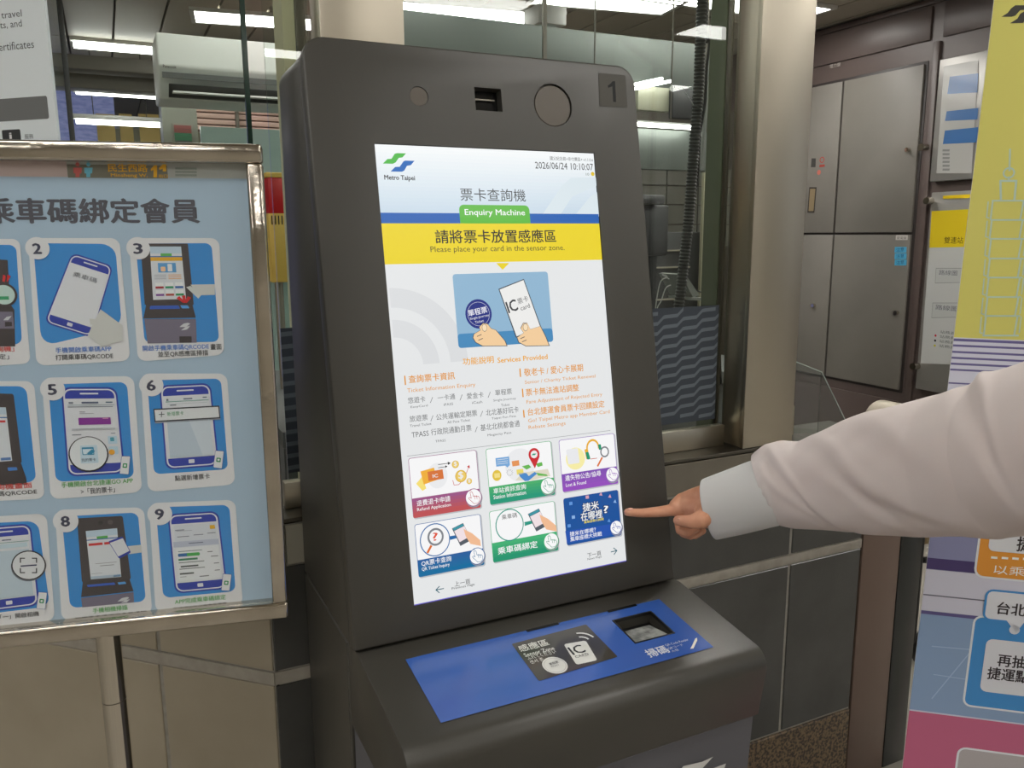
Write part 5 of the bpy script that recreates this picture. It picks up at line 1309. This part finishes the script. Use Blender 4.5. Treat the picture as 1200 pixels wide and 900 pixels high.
# ceiling camera box
p = atY(647, 24, 3.4)
CB = empty('ceiling_camera', (p.x, 3.4, p.z + .06), 'white box with round dome camera under the ceiling, above the bulkhead', 'camera')
box('mount_box', p.x - .09, p.x + .10, 3.4, 3.6, p.z - .02, p.z + .09, white_paint, CB, bev=.01)
MB().tube([(p.x, 3.48, p.z - .045), (p.x, 3.48, p.z - .02)], [.055, .075], 24).done('dome', mat('dome_white', (206, 214, 212), .2), CB)
MB().tube([(p.x, 3.5, p.z + .09), (p.x, 3.5, 2.999)], .015, 10).done('drop_pipe', white_paint, CB)

# ------------------------------------------------------------------ person reaching in: arm, hand, white sleeve
PE = empty('person', atD(1060, 560, 1.2), 'person in loose sheer white shirt reaching in from the right to touch the screen', 'person')
skin = mat('skin', (214, 158, 128), .45, inp={'Subsurface Weight': .12, 'Subsurface Radius': (.012, .005, .003), 'Subsurface Scale': .6}, noise=(60, 60, 60, .15, (206, 146, 116)))
def chain(mb, pts, n=None):
    """pts: (x, y, depth, radius in metres)"""
    V = [(atD(x, y, D), r_) for x, y, D, r_ in pts]
    for (a, ra), (b, rb) in zip(V, V[1:]):
        k_ = max(2, int((b - a).length / (min(ra, rb) * .35)))
        for i in range(k_ + 1):
            t = i / k_; mb.ball(a.lerp(b, t), ra + (rb - ra) * t, sub=2)
T = 1.4405
hb = MB()
chain(hb, [(735.5, 600.3, T - .012, .0072), (752, 601.2, T - .012, .0083), (772, 599.8, T - .010, .0098), (790, 597.5, T - .012, .0112), (803, 592, T - .016, .0142)])      # index
chain(hb, [(803, 592, T - .016, .0145), (832, 594, T - .05, .024)]); chain(hb, [(803, 596, T - .006, .015), (832, 598, T - .05, .025)])
chain(hb, [(801, 600, T + .012, .0145), (834, 602, T - .045, .024)]); chain(hb, [(803, 606, T + .028, .013), (836, 604, T - .04, .022)])
chain(hb, [(806, 611, T + .04, .012), (838, 606, T - .035, .02)])
chain(hb, [(799, 586, T - .006, .0125), (812, 583, T - .02, .0165), (832, 579, T - .05, .0205), (852, 584, T - .07, .026)])
chain(hb, [(792, 592, T - .012, .0118), (799, 586, T - .008, .0130)])
for dx, dd, dy, s_ in ((0, .004, 0, 1.0), (3, .022, 3, .95), (8, .038, 3, .85)):       # three curled fingers
    chain(hb, [(801 + dx, 598 + dy, T + dd - .004, .0118 * s_), (797 + dx, 613 + dy, T + dd - .02, .0105 * s_), (798 + dx, 621 + dy, T + dd - .03, .0098 * s_), (806 + dx, 624 + dy, T + dd - .034, .0092 * s_), (815 + dx, 619 + dy, T + dd - .034, .0085 * s_)])
chain(hb, [(832, 602, T - .075, .019), (821, 609, T - .082, .0155), (810, 611.5, T - .078, .0118), (800, 610.5, T - .068, .0098), (794.5, 610, T - .060, .0086)])       # thumb
fore = [(832, 598, T - .055, .027), (880, 585, T - .095, .031), (960, 572, T - .17, .036), (1060, 555, T - .27, .044), (1140, 545, T - .36, .048), (1240, 538, T - .45, .053), (1380, 528, T - .58, .058)]
chain(hb, fore)
body = hb.done('arm_and_hand', skin, PE)
md = body.modifiers.new('r', 'REMESH'); md.mode = 'VOXEL'; md.voxel_size = 0.0019
md = body.modifiers.new('s', 'SMOOTH'); md.iterations = 5; md.factor = .5
bpy.context.view_layer.update()
dg = bpy.context.evaluated_depsgraph_get(); me = bpy.data.meshes.new_from_object(body.evaluated_get(dg))
body.modifiers.clear(); body.data = me
for f in me.polygons: f.use_smooth = True
# nails
nailm = mat('fingernail', (228, 172, 152), .25)
def nail(x, y, D, rx_, ry_, rz_): MB().ball(atD(x, y, D), 1, (rx_, ry_, rz_), 2).done('fingernail', nailm, PE)
nail(738.5, 596.6, T - .014, .0062, .0045, .0022)
nail(797.5, 607.5, T - .0695, .0055, .0045, .0022)

def fabric(name, col, alpha):
    m = bpy.data.materials.new(name); m.use_nodes = True; nt = m.node_tree; b = nt.nodes['Principled BSDF']; out = nt.nodes['Material Output']
    b.inputs['Base Color'].default_value = lin(col) + (1,); b.inputs['Roughness'].default_value = .85
    tl = nt.nodes.new('ShaderNodeBsdfTranslucent'); tl.inputs[0].default_value = lin(col) + (1,)
    tp = nt.nodes.new('ShaderNodeBsdfTransparent')
    m1 = nt.nodes.new('ShaderNodeMixShader'); m1.inputs[0].default_value = .3; m2 = nt.nodes.new('ShaderNodeMixShader'); m2.inputs[0].default_value = alpha
    nt.links.new(b.outputs[0], m1.inputs[1]); nt.links.new(tl.outputs[0], m1.inputs[2]); nt.links.new(m1.outputs[0], m2.inputs[1]); nt.links.new(tp.outputs[0], m2.inputs[2]); nt.links.new(m2.outputs[0], out.inputs[0])
    tc = nt.nodes.new('ShaderNodeTexCoord'); wv = nt.nodes.new('ShaderNodeTexNoise'); wv.inputs['Scale'].default_value = 350; wv.inputs['Detail'].default_value = 1
    bp = nt.nodes.new('ShaderNodeBump'); bp.inputs['Strength'].default_value = .12; bp.inputs['Distance'].default_value = .001
    nt.links.new(tc.outputs['Object'], wv.inputs[0]); nt.links.new(wv.outputs[0], bp.inputs['Height']); nt.links.new(bp.outputs[0], b.inputs['Normal'])
    return m
shirt = fabric('sheer_white_cotton', (238, 230, 229), .22); cuffm = fabric('white_cuff_cotton', (230, 230, 230), .03)
def interp(tab, x):
    for (a, b) in zip(tab, tab[1:]):
        if x <= b[0]:
            t = (x - a[0]) / (b[0] - a[0]); return [p + (q - p) * t for p, q in zip(a[1:], b[1:])]
    return list(tab[-1][1:])
def sleeve_mesh(name, tab, x0, x1, n, m, fold, lean=(0.0, 0.0), thick=.0012, K_=72, squash=.78):
    """tab rows: image x, top y, bottom y, depth"""
    rings = []
    for i in range(n + 1):
        x = x0 + (x1 - x0) * i / n
        t_, b_, D = interp(tab, x)
        c = atD(x, (t_ + b_) / 2, D); h = (b_ - t_) / 2 / F * D
        t2, b2, D2 = interp(tab, x + 25); c2 = atD(x + 25, (t2 + b2) / 2, D2)
        ax = (c2 - c); ax.z *= .3; ax.normalize()
        up = Vector((0, 0, 1)); up = (up - ax * up.dot(ax)).normalized(); sd = ax.cross(up)
        if sd.dot(CAM - c) < 0: sd = -sd
        ring = []
        for k in range(K_):
            a = 2 * math.pi * k / K_
            r_ = 1 + fold(x, a)
            # lean shears the ring so the cuff edge runs like the photograph's
            ring.append(c + up * (h * math.sin(a) * r_) + sd * (h * squash * math.cos(a) * r_) + ax * ((lean[0] + (lean[1] - lean[0]) * i / n) * -math.sin(a)))
        rings.append(ring)
    bm = bmesh.new(); R2 = [[bm.verts.new(p) for p in r_] for r_ in rings]
    for i in range(n):
        for k in range(K_): bm.faces.new((R2[i][k], R2[i][(k + 1) % K_], R2[i + 1][(k + 1) % K_], R2[i + 1][k]))
    bmesh.ops.recalc_face_normals(bm, faces=bm.faces[:])
    me = bpy.data.meshes.new(name); bm.to_mesh(me); bm.free(); me.materials.append(m)
    for f in me.polygons: f.use_smooth = True
    o = link(name, me, PE)
    md = o.modifiers.new('t', 'SOLIDIFY'); md.thickness = thick; md.offset = -1
    md = o.modifiers.new('s', 'SUBSURF'); md.levels = 1; md.render_levels = 1
    return o
cuff_tab = [(820, 566, 636, T - .05), (833, 560, 632, T - .055), (860, 551, 626, T - .075), (890, 541, 618, T - .1), (912, 535, 613, T - .12), (930, 535, 612, T - .13)]
slv_tab = [(890, 540, 616, T - .10), (898, 533, 616, T - .105), (908, 523, 616, T - .11), (924, 516, 617, T - .12), (950, 518, 620, T - .15), (962, 511, 621, T - .16), (1000, 494, 625, T - .20), (1030, 482, 626, T - .23),
           (1075, 470, 628, T - .28), (1112, 462, 629, T - .32), (1135, 453, 630, T - .35), (1165, 446, 630, T - .38), (1175, 436, 629, T - .39), (1200, 425, 627, T - .42), (1260, 405, 632, T - .48), (1330, 385, 640, T - .55), (1420, 360, 650, T - .63)]
def g(x, c, w): return math.exp(-((x - c) / w) ** 2)
def wrap(a): return (a + math.pi) % (2 * math.pi) - math.pi
def fold_s(x, a):
    f = 0
    def ridge(a0, x0, slope, wa, xc, wx, amp):
        return amp * g(wrap(a - (a0 - (x - x0) * slope)), 0, wa) * g(x, xc, wx)
    # long soft diagonal folds over the near side (a = 0 faces the camera side, a = pi/2 is the top)
    f += ridge(1.25, 915, .030, .16, 935, 40, .085) + ridge(0.85, 915, .028, .20, 940, 42, -.085) + ridge(0.45, 915, .022, .16, 945, 42, .05) + ridge(0.1, 915, .018, .18, 945, 45, -.05)
    f += ridge(1.0, 985, .018, .18, 1005, 48, .055) + ridge(0.6, 985, .016, .22, 1015, 50, -.06) + ridge(.2, 985, .014, .18, 1020, 50, .04)
    f += ridge(-.15, 1060, .009, .16, 1060, 60, .05) + ridge(-.5, 1060, .006, .2, 1060, 80, -.045) + ridge(.5, 1060, .009, .2, 1075, 50, -.04) + ridge(.85, 1060, .010, .15, 1080, 50, .035)
    f += ridge(1.35, 1172, .022, .14, 1185, 36, .085) + ridge(.95, 1172, .022, .18, 1192, 40, -.075) + ridge(.4, 1172, .015, .2, 1190, 50, .04)
    f += .012 * math.sin(5 * a + x * .05) + .007 * math.sin(9 * a - x * .08)
    f += .016 * math.sin(20 * a) * g(x, 900, 14)
    return f
sleeve_mesh('shirt_sleeve', slv_tab, 897, 1420, 110, shirt, fold_s, lean=(.018, .0))
sleeve_mesh('shirt_cuff', cuff_tab, 831, 908, 18, cuffm, lambda x, a: .012 * math.sin(3 * a + x * .03), lean=(.009, .019), thick=.003)

bpy.data.objects.remove(_fo)
